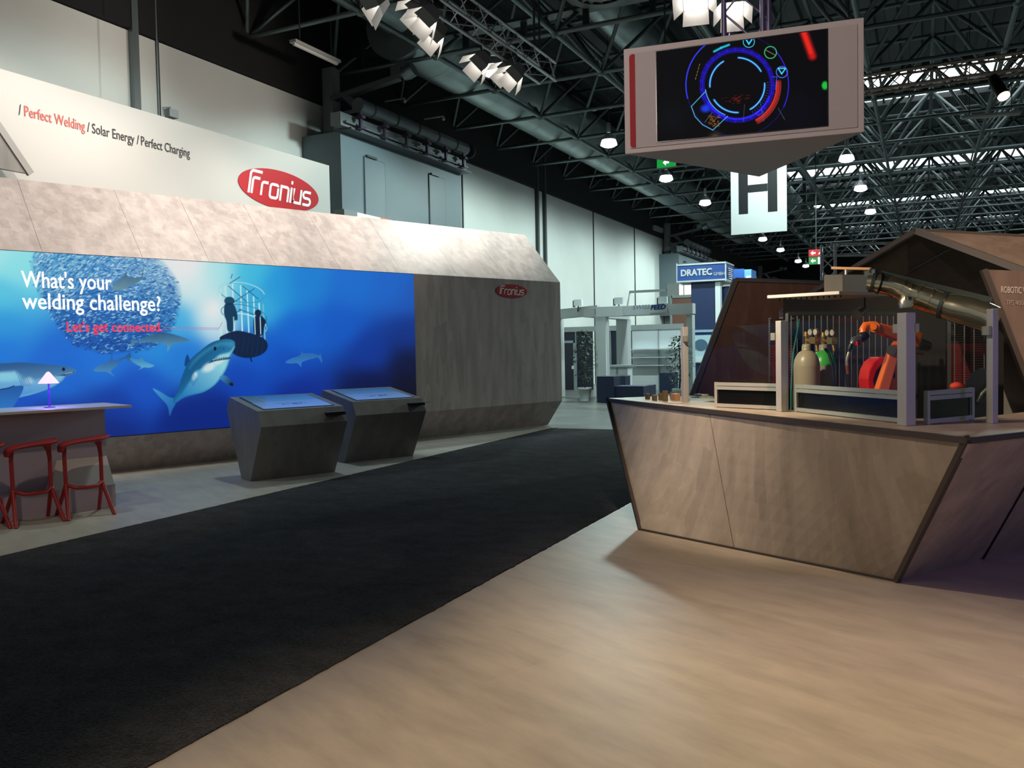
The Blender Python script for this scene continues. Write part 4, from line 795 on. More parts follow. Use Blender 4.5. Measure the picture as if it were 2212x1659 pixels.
# glass guard: posts, panes, clamps
PZ = 1.785
posts = [atz(1480, 867, 1.06), atz(1690, 889, 1.06), atz(1958, 919, 1.06)]
rear = atz(2143, 914, 1.06)
r = thing('glass_guard', 'clear glass guard on aluminium posts around the welding robot cell', 'glass screen', posts[1])
rz = math.atan2(tF[1], tF[0])
for p, wd in zip(posts, (.055, .07, .078)): MB().box((p[0], p[1], (1.06 + PZ) / 2), (wd, wd, PZ - 1.06), rz).build('post', alu, r, bevel=.004)
rb_ = rear; MB().box((rb_[0], rb_[1], 1.43), (.05, .05, .74), rz).build('post', alu, r, bevel=.004)
farp = posts[0] - tF * .9
def pane(a, b_, z0, z1): 
    d = (b_ - a); d /= np.linalg.norm(d); n_ = np.array([-d[1], d[0], 0]); q = [a + UP * (z0 - a[2]), b_ + UP * (z0 - b_[2]), b_ + UP * (z1 - b_[2]), a + UP * (z1 - a[2])]
    MB().slab(q, n_ * .006).build('pane', clearg, r)
pane(posts[0] + tF * .06, posts[1] - tF * .045, 1.075, 1.765); pane(posts[1] + tF * .045, posts[2] - tF * .05, 1.075, 1.775)
dR = rear - posts[2]; dR /= np.linalg.norm(dR); pane(posts[2] + dR * .05, rear - dR * .04, 1.075, 1.755)
clampm = mat('clamp alu', S(196, 186, 160), .35, .7)
def clamp(p, off, z): q = p + off; MB().box((q[0], q[1], z), (.055, .03, .06), rz).build('pane_clamp', clampm, r, bevel=.003)
clamp(posts[1], -tF * .06 - nI * .03, 1.66); clamp(posts[0], tF * .05 - nI * .02, 1.67); clamp(posts[2], -tF * .065 - nI * .01, 1.685); clamp(posts[2], dR * .07 - nI * .02, 1.685); clamp(rear, -dR * .03 - nI * .01, 1.66)
# low aluminium profile frames with black infill
def low_frame(a, b_, label, h=.215):
    d = b_ - a; L_ = np.linalg.norm(d); d = d / L_
    f = thing('profile_frame', label, 'frame', a)
    z0 = 1.061; m = MB()
    for z in (z0 + .02, z0 + h - .045, z0 + h - .012): m.bar(a + UP * (z - a[2]), b_ + UP * (z - b_[2]), .03, .028)
    m.build('rail', alu, f)
    for q in (a + d * .012, b_ - d * .012): MB().bar(q + UP * (z0 - q[2]), q + UP * (z0 + h + .004 - q[2]), .028, .028, tuple(d)).build('upright', alu, f)
    n_ = np.array([-d[1], d[0], 0]); MB().slab([a + d * .03 + UP * (z0 + .03 - a[2]), b_ - d * .03 + UP * (z0 + .03 - b_[2]), b_ - d * .03 + UP * (z0 + h - .06 - b_[2]), a + d * .03 + UP * (z0 + h - .06 - a[2])], n_ * .006).build('infill_panel', black, f)
ins = nI * .07
low_frame(atz(1537, 880, 1.06) + ins * .6, posts[1] - tF * .07 + ins, 'low aluminium frame with black infill at the far part of the robot cell')
low_frame(posts[1] + tF * .08 + ins, posts[2] - tF * .05 + ins, 'low aluminium frame with black infill in front of the robot')
low_frame(posts[2] + dR * .09 + ins * .7, rear - dR * .1 + nI * .05 + np.array([-.05, .25, 0]), 'low shadowed aluminium frame with black infill at the side of the robot cell')
# exhaust hood plate and box
cz = 2.0
hc = atz(1813, 636, cz); hl = atz(1657, 645, cz); hr = atz(1937, 640, cz); hb_ = hl + hr - hc
r = thing('exhaust_hood', 'flat aluminium exhaust hood with a square box on top above the robot', 'hood', hc)
MB().slab([hc, hl, hb_, hr], UP * .028).build('hood_plate', alu, r, bevel=.003)
for k in range(12): q = hl * (1 - (k + 1) / 13) + hc * ((k + 1) / 13) + (hb_ - hl) * .12; MB().bar(q - UP * .02, q, .012).build('curtain_hook', steel, r)
b0 = atz(1820, 632, cz + .03); b1 = atz(1780, 633, cz + .03); b2 = atz(1875, 632, cz + .03)
bb = b1 + b2 - b0; hbx = .155
MB().slab([b0, b1, bb, b2], UP * hbx).build('hood_box', mat('brushed sheet', S(196, 184, 166), .3, .75), r, bevel=.003)
c = (b0 + b1 + b2 + bb) / 4; MB().tube([c + UP * .1, c + UP * (hbx + .06)], .012, 6).build('stem', alu, r)
# aluminium carrier rail
r = thing('carrier_rail', 'dark aluminium carrier rail sloping over the exhaust duct', 'rail', atd(1880, 582, 7.1))
MB().bar(atd(1796, 579, 7.25), atd(1882, 581, 7.12), .05, .02).build('light_bar', mat('tan bar', S(206, 160, 120), .5), r)
MB().bar(atd(1878, 584, 7.1), atd(2142, 648, 6.75), .05, .04).bar(atd(1890, 596, 7.08), atd(2142, 660, 6.78), .015, .012).build('rail', steel, r)
MB().box(atd(1884, 590, 7.1), (.12, .05, .05), rz).build('clamp_block', steel, r)
# exhaust duct
ductb = mat('bright spiral duct', S(206, 200, 176), .2, .95)
path = [(1874, 609, 7.08, .062), (1886, 610, 7.06, .066), (1900, 612, 7.04, .078), (1925, 617, 7.02, .082), (1945, 624, 7.0, .088), (1962, 634, 6.98, .098), (1985, 641, 6.95, .098), (2010, 649, 6.9, .097), (2038, 659, 6.85, .1), (2062, 665, 6.8, .113), (2100, 675, 6.72, .115), (2130, 685, 6.66, .112), (2146, 692, 6.62, .11)]
r = thing('exhaust_duct', 'shiny round metal exhaust duct bending from the hood box towards the info panel', 'duct', atd(1985, 641, 6.95))
MB().tube([atd(a, b_, d) for a, b_, d, _ in path], [q[3] for q in path], 24).build('duct_pipe', ductb, r)
def ringat(i, w_, nm, mt, k=.012):
    a, b_, d, rr = path[i]; p0 = atd(a, b_, d); p1 = atd(*path[min(i + 1, len(path) - 1)][:3]); u = (p1 - p0) / np.linalg.norm(p1 - p0); MB().tube([p0 - u * w_, p0 + u * w_], rr + k, 24).build(nm, mt, r)
ringat(1, .012, 'clamp_ring', steel); ringat(2, .008, 'clamp_ring', black); ringat(8, .014, 'clamp_ring', steel)
for i in (4, 5, 6, 7): ringat(i, .006, 'duct_seam', ductb, .006)
q = atd(1958, 652, 6.9); MB().lathe([(.055, 0), (.06, .05), (.045, .09)], q - UP * .05, 16).build('lower_collar', ductb, r)

# gas cylinders
def gas(px, dep, lab, body, shoulder):
    c = atd(px, 800, dep); c[2] = 0; rr = .116
    r = thing('gas_cylinder', lab, 'gas cylinder', c, 'welding gas cylinders')
    zt = atd(px, 757, dep)[2]; zs = atd(px, 790, dep)[2]
    MB().lathe([(rr * .96, 0), (rr, .03), (rr, zs)], c, 28).build('bottle_body', body, r)
    h = zt - zs; MB().lathe([(rr, zs)] + [(rr * math.cos(t) * .99 if t < 1.15 else .045, zs + h * math.sin(t) / math.sin(1.15) * .98) for t in np.linspace(.08, 1.15, 9)] + [(.04, zt), (.04, zt + .04)], c, 28).build('shoulder', shoulder, r)
    MB().lathe([(.042, zt), (.044, zt + .012), (.04, zt + .016), (.044, zt + .03), (.036, zt + .055), (.02, zt + .06)], c, 16).build('neck_ring', body, r)
    brass = mat('brass', S(196, 150, 70), .3, .9); z = zt + .09; v = MB(); v.tube([c + UP * (zt + .05), c + UP * (zt + .13)], .016, 8); v.tube([c + UP * z, c + UP * z + tF * .17], .016, 8); v.tube([c + UP * (zt + .13), c + UP * (zt + .17)], [.026, .022], 10)
    reg = v.build('valve', brass, r)
    m = MB(); m.box(c + UP * z + tF * .12, (.07, .06, .06), rz); m.tube([c + UP * (z - .02) + tF * .13, c + UP * (z - .1) + tF * .15], .014, 8); m.build('regulator', brass, r)
    for k in (.075, .145):
        gd = -nI; p = c + UP * (z + .075) + tF * k + gd * .01; M_ = Vector(gd).to_track_quat('Z', 'Y').to_matrix()
        g = MB().lathe([(.0005, -.01), (.031, -.01), (.033, .004), (.030, .012)], p, 18, 0, M_).tube([p, c + UP * z + tF * k], .006, 6).build('gauge', brass, r)
        MB().lathe([(.0005, .013), (.027, .013)], p, 18, 0, M_).build('dial', mat('dial white', S(228, 226, 214), .4), g)
    return c, z
gb = mat('cylinder grey', S(158, 146, 122), .38); gg = mat('cylinder green', S(64, 170, 62), .35)
gas(1742.5, 7.8, 'grey welding gas cylinder with plain grey shoulder and brass regulator', gb, gb)
c2, z2 = gas(1779, 8.1, 'welding gas cylinder with bright green shoulder behind the grey one', gb, gg)
hose = mat('rubber black', S(16, 16, 16), .45); pth = [(1782, 753, 7.72), (1790, 763, 7.7), (1797, 785, 7.68), (1801, 815, 7.66), (1804, 845, 7.66), (1804, 900, 7.7)]
o = MB().tube([atd(*p) for p in pth], .012, 8).build('gas_hose', hose); tag(o, 'black gas hose curving down in front of the green shouldered cylinder', 'hose')
pth = [(1727, 690, 8.3), (1722, 720, 8.2), (1714, 760, 8.1), (1711, 800, 8.05), (1709, 850, 8.0), (1709, 930, 8.0)]
o = MB().tube([atd(*p) for p in pth], .010, 6).build('teal_hose', mat('teal hose', S(20, 96, 92), .5)); tag(o, 'thin teal hose hanging behind the second glass guard post', 'hose')
# welding robot
rob = mat('robot orange', S(232, 104, 20), .34); robd = mat('robot joint metal', S(120, 118, 112), .3, .8)
rd_ = 7.25
R_ = lambda x, y, d=0: atd(x, y, rd_ + d)
ped = R_(1918, 842); 
r = thing('welding_robot', 'orange welding robot arm with bent torch behind the glass guard', 'robot', (ped[0], ped[1], 0))
MB().lathe([(.2, 0), (.2, .03), (.13, .05), (.13, .75), (.17, .78), (.17, .84)], (ped[0], ped[1], 0), 24).build('pedestal', steel, r)
MB().lathe([(.16, .84), (.16, .95), (.12, 1.02), (.11, 1.16)], (ped[0], ped[1], 0), 24).build('base_column', rob, r)
def limb(pts, nm, mt, par=r, n=12): return MB().tube([R_(x, y, d) for x, y, d, _ in pts], [q[3] for q in pts], n).build(nm, mt, par)
def slabarm(a, b_, w0, w1, th, nm, mt, par=r):
    """flat sided arm between two image heights, th deep"""
    pa, pb = R_(*a), R_(*b_); d = pb - pa; d /= np.linalg.norm(d); vdir = (CAMM @ np.array([0, 0, 1.0])); x = np.cross(d, vdir); x /= np.linalg.norm(x)
    return MB().hull8([pa + x * w0 - vdir * th, pa - x * w0 - vdir * th, pa - x * w0 + vdir * th, pa + x * w0 + vdir * th], [pb + x * w1 - vdir * th * .8, pb - x * w1 - vdir * th * .8, pb - x * w1 + vdir * th * .8, pb + x * w1 + vdir * th * .8]).build(nm, mt, par, bevel=.012)
la = slabarm((1902, 850, -.06), (1930, 758, -.04), .050, .042, .05, 'lower_arm', rob)
slabarm((1925, 850, .05), (1935, 775, .05), .034, .030, .04, 'lower_arm_side', rob)
MB().box(R_(1928, 806, -.005), (.035, .02, .085), rz).build('arm_plate', mat('plate dark', S(40, 34, 30), .5), la)
limb([(1925, 757, -.1, .042), (1947, 748, .08, .042)], 'elbow_joint', robd)
limb([(1938, 748, -.06, .05), (1938, 748, .08, .05)], 'elbow_cover', rob)
fa = slabarm((1984, 736, .0), (1893, 708, -.02), .068, .040, .055, 'forearm', rob)
limb([(1960, 730, -.07, .052), (1978, 732, .07, .05)], 'forearm_drum', rob); 
limb([(1888, 706, -.07, .046), (1888, 706, .06, .046)], 'wrist_joint', rob, n=20); limb([(1887, 706, -.078, .028), (1887, 706, -.085, .026)], 'wrist_cap', mat('robot orange light', S(242, 122, 34), .3), n=18)
limb([(1886, 703, -.02, .036), (1870, 704, -.03, .036), (1864, 713, -.03, .033), (1866, 722, -.04, .036)], 'wrist_fork', rob)
limb([(1870, 722, -.04, .040), (1862, 729, -.05, .044), (1858, 731, -.05, .036)], 'flange', hose, n=18)
limb([(1860, 730, -.05, .03), (1846, 735, -.06, .032), (1840, 744, -.06, .024)], 'torch_body', robd, n=14)
MB().box(R_(1853, 741, -.09), (.03, .03, .032), rz).build('torch_button', red, r)
limb([(1839, 744, -.06, .019), (1835, 754, -.06, .017), (1834, 760, -.06, .012)], 'torch_grip', hose)
limb([(1834, 759, -.06, .010), (1831, 770, -.06, .011), (1829, 780, -.06, .011), (1829.5, 791, -.06, .010)], 'swan_neck', mat('nickel', S(206, 196, 172), .25, .9)); limb([(1829.5, 790, -.06, .011), (1831, 808, -.06, .009)], 'nozzle_tip', mat('copper', S(190, 112, 70), .35, .8))
limb([(1984, 742, .1, .05), (2004, 748, .14, .045)], 'drive_motor', mat('motor brown grey', S(74, 66, 58), .5, .4)); limb([(1990, 765, .1, .012), (1976, 763, .1, .012), (1995, 766, .1, .012)], 'cable_gland', mat('copper', S(190, 112, 70)))
limb([(1856, 726, -.03, .006), (1851, 716, -.03, .006), (1856, 712, -.03, .006)], 'cable', hose, n=6)
# red wire feeder
wf = R_(1886, 815, .22)
r = thing('wire_feeder', 'red and black rounded wire feeder standing behind the robot lower arm', 'wire feeder', (wf[0], wf[1], 0))
vd = CAMM @ np.array([0, 0, 1.0]); vd[2] = 0; vd /= np.linalg.norm(vd); xr = np.array([vd[1], -vd[0], 0])
prof = [(-.075, 1.18), (-.085, 1.28), (-.07, 1.36), (-.035, 1.43), (.02, 1.47), (.07, 1.475), (.1, 1.46), (.1, 1.18)]
P_ = [np.array([wf[0], wf[1], 0]) + xr * a + UP * b_ for a, b_ in prof]
MB().slab([p - vd * .08 for p in P_], vd * .2).build('housing', mat('feeder red', S(206, 36, 30), .22), r, bevel=.015)
Q = [(-.02, 1.2), (-.035, 1.27), (-.01, 1.35), (.04, 1.41), (.09, 1.43), (.09, 1.2)]
MB().slab([np.array([wf[0], wf[1], 0]) + xr * a + UP * b_ - vd * .092 for a, b_ in Q], vd * .015).build('side_cover', mat('feeder black', S(34, 14, 14), .3), r)
MB().slab([np.array([wf[0], wf[1], 0]) + xr * a + UP * b_ - vd * .096 for a, b_ in ((.015, 1.255), (.04, 1.255), (.04, 1.285), (.015, 1.285))], vd * .006).build('badge', white, r)
for sg in (-1, 1): MB().box(np.array([wf[0], wf[1], .59]) + xr * .05 * sg, (.04, .04, 1.18)).build('leg', steel, r)
# back of the cell: slatted blind, rods, dark walls
def blind(xa, xb, ya, yb, dep, lab, n=26):
    r = thing('slatted_blind', lab, 'blind', atd((xa + xb) / 2, yb, dep)); m1 = MB(); m2 = MB()
    for k in range(n):
        y = ya + (yb - ya) * k / n; (m1 if y < 745 else m2).bar(atd(xa, y, dep), atd(xb, y, dep), .05, .018)
    m1.build('upper_slat', mat('slat dark', S(44, 30, 28), .5), r); m2.build('lower_slat', mat('slat red', S(112, 20, 24), .5), r)
    MB().bar(atd(xa, ya - 3, dep + .05), atd(xa, yb + 40, dep + .05), .03).bar(atd(xb, ya - 3, dep + .05), atd(xb, yb + 40, dep + .05), .03).build('side_rail', steel, r)
    MB().bar(atd((xa + xb) / 2, ya - 4, dep + .1), atd((xa + xb) / 2, 1040, dep + .1), .04).build('stand', black, r)
blind(1664, 1712, 690, 840, 9.2, 'slatted blind with red lower slats behind the second glass guard post')
blind(2046, 2136, 672, 850, 8.6, 'wide slatted blind with dark red slats under the exhaust duct', 34)
rodm = mat('grey rod', S(92, 88, 84), .5, .3)
for i, x in enumerate(list(range(1709, 1940, 13)) + [2062, 2083, 2104, 2126]):
    d = 8.75 if x < 2000 else 8.2; yt = 676 if x < 2000 else 686 - (2126 - x) * .05
    p0, p1 = atd(x, yt, d), atd(x, 838 if x < 1940 else 830, d)
    o = MB().bar(p1, p0, .008).build('curtain_rod', rodm); tag(o, ('thin grey rod hanging in the row behind the cylinders and robot' if x < 2000 else 'thin grey rod hanging in the row under the exhaust duct'), 'rod', 'hanging rods behind the robot' if x < 2000 else 'hanging rods under the duct')
for xa, xb, y, d, lab in ((1700, 1945, 677, 8.75, 'dark top rail carrying the rods behind the robot'), (2050, 2135, 681, 8.2, 'dark top rail carrying the rods under the exhaust duct')):
    o = MB().bar(atd(xa, y, d), atd(xb, y, d), .035).bar(atd(xa, y, d), atd(xa, 1010, d), .03).bar(atd(xb, y, d), atd(xb, 1010, d), .03).build('rod_rail', steel); tag(o, lab, 'rail')
dkw = mat('dark cell wall', S(34, 30, 29), .8)
o = MB().slab([atd(1690, 668, 9.6), atd(2150, 660, 9.6), atz(2150, 1000), atz(1690, 1000)] if False else [atd(1692, 640, 9.7), atd(2190, 640, 9.7), atd(2190, 1080, 9.7), atd(1692, 1080, 9.7)], (0, .06, 0)).build('back_panel', dkw); tag(o, 'dark back panel closing the robot cell', 'panel')
o = MB().slab([atd(2168, 690, 8.1), atd(2168, 1100, 8.1), atd(2420, 1100, 8.1), atd(2420, 690, 8.1)], (.02, .05, 0)).build('side_board', lam_kiosk); tag(o, 'brown upright board behind the slanted info panel', 'panel')
# spot above the cell
q = atd(1868, 668, 7.6); r = thing('cell_spotlight', 'small grey spotlight under the exhaust hood', 'spotlight', q)
MB().tube([q, q + np.array([-.06, -.1, -.05])], [.03, .05], 12).build('lamp_head', steel2, r); MB().bar(q, q + UP * .36, .015).build('bracket', steel, r)
# welding machine at the side
q = atd(2110, 840, 6.95); r = thing('welding_machine', 'dark sloped welding machine in shadow at the right end of the robot cell', 'machine', (q[0], q[1], 0))
def mp(x, y, k=0): return atd(x, y, 6.95 + k)
MB().hull8([mp(2082, 842), mp(2096, 806), mp(2118, 795), mp(2142, 800), mp(2142, 1075), mp(2082, 1075)], [mp(2082, 842, .25), mp(2096, 806, .25), mp(2118, 795, .25), mp(2142, 800, .25), mp(2142, 1075, .25), mp(2082, 1075, .25)]).build('housing', mat('machine black', S(30, 30, 30), .4), r)
MB().tube([mp(2112, 868, -.03), mp(2122, 850, -.05), mp(2136, 836, -.05), mp(2140, 818, -.03)], .016, 8).build('handle', mat('machine handle', S(86, 88, 82), .35, .6), r)
q = mp(2066, 836, -.02); o = MB().lathe([(.03, 0), (.045, .01), (.05, .03), (.035, .05), (.01, .058)], mp(2066, 841, -.02), 14).tube([mp(2058, 842, -.02), mp(2078, 842, -.02)], .012, 8).build('glove', mat('glove red', S(210, 60, 40), .7)); tag(o, 'crumpled orange red glove lying on the side frame', 'glove')

# weld samples on the counter
wood = mat('sample bronze', S(120, 104, 72), .45, .5); cop = mat('sample copper', S(206, 160, 118), .4, .5)
def sample(x, y, w_, h_, lab, mt, th=.03):
    p = atz(x, y, 1.0605); rz_ = rz; o = MB().box((p[0], p[1], 1.0605 + h_ / 2), (w_, th, h_), rz_).build('weld_sample', mt, bevel=.003); tag(o, lab, 'weld sample', 'weld samples on the counter'); return o
sample(1399, 862, .06, .055, 'dull bronze weld sample block nearest the counter tip', wood); sample(1414, 865, .062, .055, 'second bronze weld sample block from the counter tip', wood); sample(1428, 864, .028, .07, 'narrow upright weld sample beside the second bronze block', wood, .05)
sample(1437, 866, .03, .10, 'tallest thin weld sample plate standing on the counter', wood, .05); sample(1452, 859, .05, .06, 'flat weld sample block behind the copper one', wood)
sample(1459, 864, .10, .065, 'light copper weld sample box beside the first glass guard post', cop, .06)
p = atz(1460, 872, 1.0605); o = MB().box((p[0], p[1], 1.064), (.12, .09, .007), rz).build('sample_card', mat('card lilac', S(176, 160, 150), .5)); tag(o, 'small flat card lying before the copper weld sample', 'card')
p = atz(1512, 858, 1.0605); r = thing('sample_tray', 'shallow pale tray with loose parts behind the first glass guard post', 'tray', p)
MB().box((p[0], p[1], 1.066), (.26, .16, .012), rz).build('tray', mat('tray pale', S(200, 190, 150), .4), r)
for k in range(3): MB().tube([p + UP * .02 + tF * (.07 * k - .1), p + UP * .024 + tF * (.07 * k - .03) + nI * .03], .012, 8).build('loose_part', alu, r)
# slanted back wing, canopy and info panel
brown = laminate('warm brown decor', S(112, 76, 60), S(140, 100, 80), .5); brownshade = laminate('canopy underside shaded', S(78, 66, 58), S(94, 80, 70), .6); brownlite = laminate('canopy top', S(150, 126, 112), S(178, 152, 138), .55)  # brown decor toned darker for shade on the canopy underside, lighter on its top
gre = mat('panel edge grey', S(112, 104, 98), .5)
dp = 11.8; pw = [atd(1588, 604, dp), atd(1905, 614, dp), atd(1905, 1020, dp), atd(1440, 1020, dp)]
r = thing('wing_panel', 'tall brown wing panel with a slanted grey edge behind the glass guard', 'panel', (pw[3][0], pw[3][1], 0))
for q in (pw[2], pw[3]): q[2] = 0.0
MB().slab(pw, vd * .06).build('panel', brown, r)
MB().bar(pw[0] - vd * .01, pw[3] - vd * .01, .07, .05, tuple(vd)).bar(pw[0] - vd * .01, pw[1] - vd * .01, .05, .03, tuple(vd)).build('edge_trim', gre, r)
A0 = atd(1980, 499, 9.6); Bq = atd(2420, 524, 9.2); Cq = atd(2420, 664, 8.0); Lq = atd(1688, 672, 11.4); Mq = Bq + (Lq - A0)
r = thing('canopy_roof', 'folded brown canopy roof with a shade-toned underside over the robot cell', 'canopy', A0)
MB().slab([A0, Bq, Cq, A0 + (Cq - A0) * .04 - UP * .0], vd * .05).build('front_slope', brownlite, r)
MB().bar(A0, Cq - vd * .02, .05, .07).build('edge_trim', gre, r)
MB().slab([A0 + vd * .06, Bq + vd * .06, Mq, Lq], UP * .04).build('rear_slope', brownshade, r)
MB().bar(A0 + vd * .03, Lq, .05, .05).build('verge_trim', mat('verge', S(92, 78, 68), .5), r)
sm = A0 + (Bq - A0) * .30; MB().bar(sm - UP * .012 + vd * .08, sm + (Lq - A0) - UP * .012, .018, .01).build('panel_joint', black, r)
MB().bar((Lq[0], Lq[1], 0), Lq, .06).bar((Cq[0], Cq[1], 0), Cq, .08).build('support_post', gre, r)
ip = 7.7; T0, T1 = atd(2127, 582, ip), atd(2560, 600, ip); dn_ = (atd(2212, 800, ip) - T0); k_ = T0[2] / (T0[2] - atd(2212, 800, ip)[2]); B0 = T0 + dn_ * k_; B1 = B0 + (T1 - T0); B0[2] = B1[2] = 0
r = thing('info_panel', 'brown slanted info panel with pale lettering beside the robot cell', 'info panel', B0)
brinfo = laminate('info panel decor', S(120, 96, 88), S(146, 120, 110), .5)
pn = MB().slab([T0, T1, B1, B0], vd * .05).build('panel', brinfo, r); MB().bar(T0 + vd * .02, B0 + vd * .02, .05, .05, tuple(vd)).build('edge_trim', mat('panel edge dark', S(84, 72, 66), .5), r)
ex = (T1 - T0) / np.linalg.norm(T1 - T0)
m = MB(); a = atd(2162, 632, ip - .004); lettering(m, 'ROBOTIC WELDING', a, ex, UP, width=np.linalg.norm(atd(2162 + 93, 634, ip) - a), cap=.056, bold=.02); m.build('title_lettering', mat('pale print', S(222, 204, 196), .5), r, fix=False)
m = MB(); a = atd(2172, 658, ip - .004); lettering(m, 'TPS 400i P', a, ex, UP, width=np.linalg.norm(atd(2172 + 49, 659, ip) - a), cap=.042, bold=.01); m.build('subtitle_lettering', mat('faint print', S(184, 162, 154), .5), r, fix=False)

# ------------------------------------------------------------------ hanging display
zb = 3.631; Lp = atz(1350, 333, zb); Rp = atz(1867, 285, zb); Ap = atz(1640, 382, zb); bh = 1.09
u = (Rp - Lp); u /= np.linalg.norm(u); nb = np.array([u[1], -u[0], 0]); Wd = float((Rp - Lp).dot(u))
dwhite = mat('display shell', S(212, 198, 196), .5); 
r = thing('hanging_display', 'large white wedge shaped display box with a dark glowing screen hanging from a truss mast', 'display', (Lp + Rp + Ap) / 3)
MB().slab([Lp, Rp, Ap], UP * bh).build('shell', dwhite, r, bevel=.006)
def dq(a, z, k=0): return Lp + u * a + UP * z + nb * k
MB().slab([dq(.02 + .04, .05, .0), dq(Wd - .06, .05), dq(Wd - .06, 1.03), dq(.06, 1.03)], nb * .012).build('front_panel', mat('display front', S(200, 186, 186), .55), r)
rp = [(.062 + x, y) for x, y in rc(0, .055, .075, 1.02, .035)][:-1]
rp = [(min(x, .12), y) for x, y in rp]; MB().slab([dq(x, y, .012) for x, y in rp], nb * .006).build('red_stripe', red, r)
bz = MB().slab([dq(.335, .085, .012), dq(2.01, .085, .012), dq(2.01, 1.022, .012), dq(.335, 1.022, .012)], nb * .01).build('screen_bezel', black, r)
hv = Canvas(dq(.345, .093, .024), u, UP, 1.655, .92, 560, 312); paint_hud(hv); hv.mesh('screen', painted('display picture', .85, .6, .05), bz)

def truss(m, a, b, side=.29, ch=.025, lace=.011, up=(0, 0, 1), n=6, tri=False):
    a = np.array(a, float); b = np.array(b, float); d = b - a; L_ = np.linalg.norm(d); d /= L_; upv = np.array(up, float); x = np.cross(d, upv); x /= np.linalg.norm(x); y = np.cross(x, d); h = side / 2
    cs = [(-h, -h), (h, -h), (h, h), (-h, h)] if not tri else [(-h, h), (h, h), (0, -h)]
    P = lambda c, t: a + d * t + x * c[0] + y * c[1]
    for c in cs: m.tube([P(c, 0), P(c, L_)], ch, n)
    k = max(2, int(L_ / side)); nn = len(cs)
    for i in range(nn):
        c0, c1 = cs[i], cs[(i + 1) % nn]
        for j in range(k):
            t0, t1 = L_ * j / k, L_ * (j + 1) / k; p, q = (c0, c1) if j % 2 == 0 else (c1, c0)
            m.tube([P(p, t0), P(q, t1)], lace, 4, cap=False)
    return m
trm = mat('truss aluminium', S(168, 170, 172), .35, .75); trv = mat('truss mast', S(126, 116, 150), .35, .7)
cm = (Lp * .22 + Rp * .28 + Ap * .5); cm = atz(1652, 200, zb + .5); 
mc = (Lp + Rp) / 2 * .62 + Ap * .38
r = thing('truss_mast', 'violet tinted square truss mast carrying the hanging display box', 'truss', (mc[0], mc[1], zb + bh))
m = truss(MB(), (mc[0], mc[1], zb + bh), (mc[0], mc[1], 8.5), .40, .03, .012, (0, 1, 0)); m.build('mast', trv, r, fix=False)
# H sign
yh = 20.3; hz0 = atY(1640, 503.5, yh)[2]; hx0, hx1 = atY(1580, 509, yh)[0], atY(1700, 498, yh)[0]; hw = hx1 - hx0; hz1 = hz0 + 2.05
r = thing('letter_sign', 'white hanging hall sign with a large black letter H below the display box', 'sign', ((hx0 + hx1) / 2, yh, hz0))
MB().box(((hx0 + hx1) / 2, yh, (hz0 + hz1) / 2), (hw, .05, hz1 - hz0)).build('sign_board', mat('sign board', S(214, 220, 220), .6), r)
m = MB(); fy = yh - .028; k = hw / 120.0; zt = hz1 - .3
xa, xb = hx0 + 18 * k, hx0 + 100 * k; zl = hz0 + 45 * k
for x in (xa + 9.5 * k, xb - 9.5 * k): m.box((x, fy, (zl + zt) / 2), (20 * k, .012, zt - zl))
m.box(((xa + xb) / 2, fy, zl + 54 * k), ((xb - xa - 40 * k), .012, 16 * k)); m.build('letter', mat('letter black', S(14, 15, 22), .6), r)
m = MB()
for x in (hx0 + .1, hx1 - .1): m.bar((x, yh, hz1), (x, yh, 10.86), .02)
m.build('suspension_rod', steel, r)
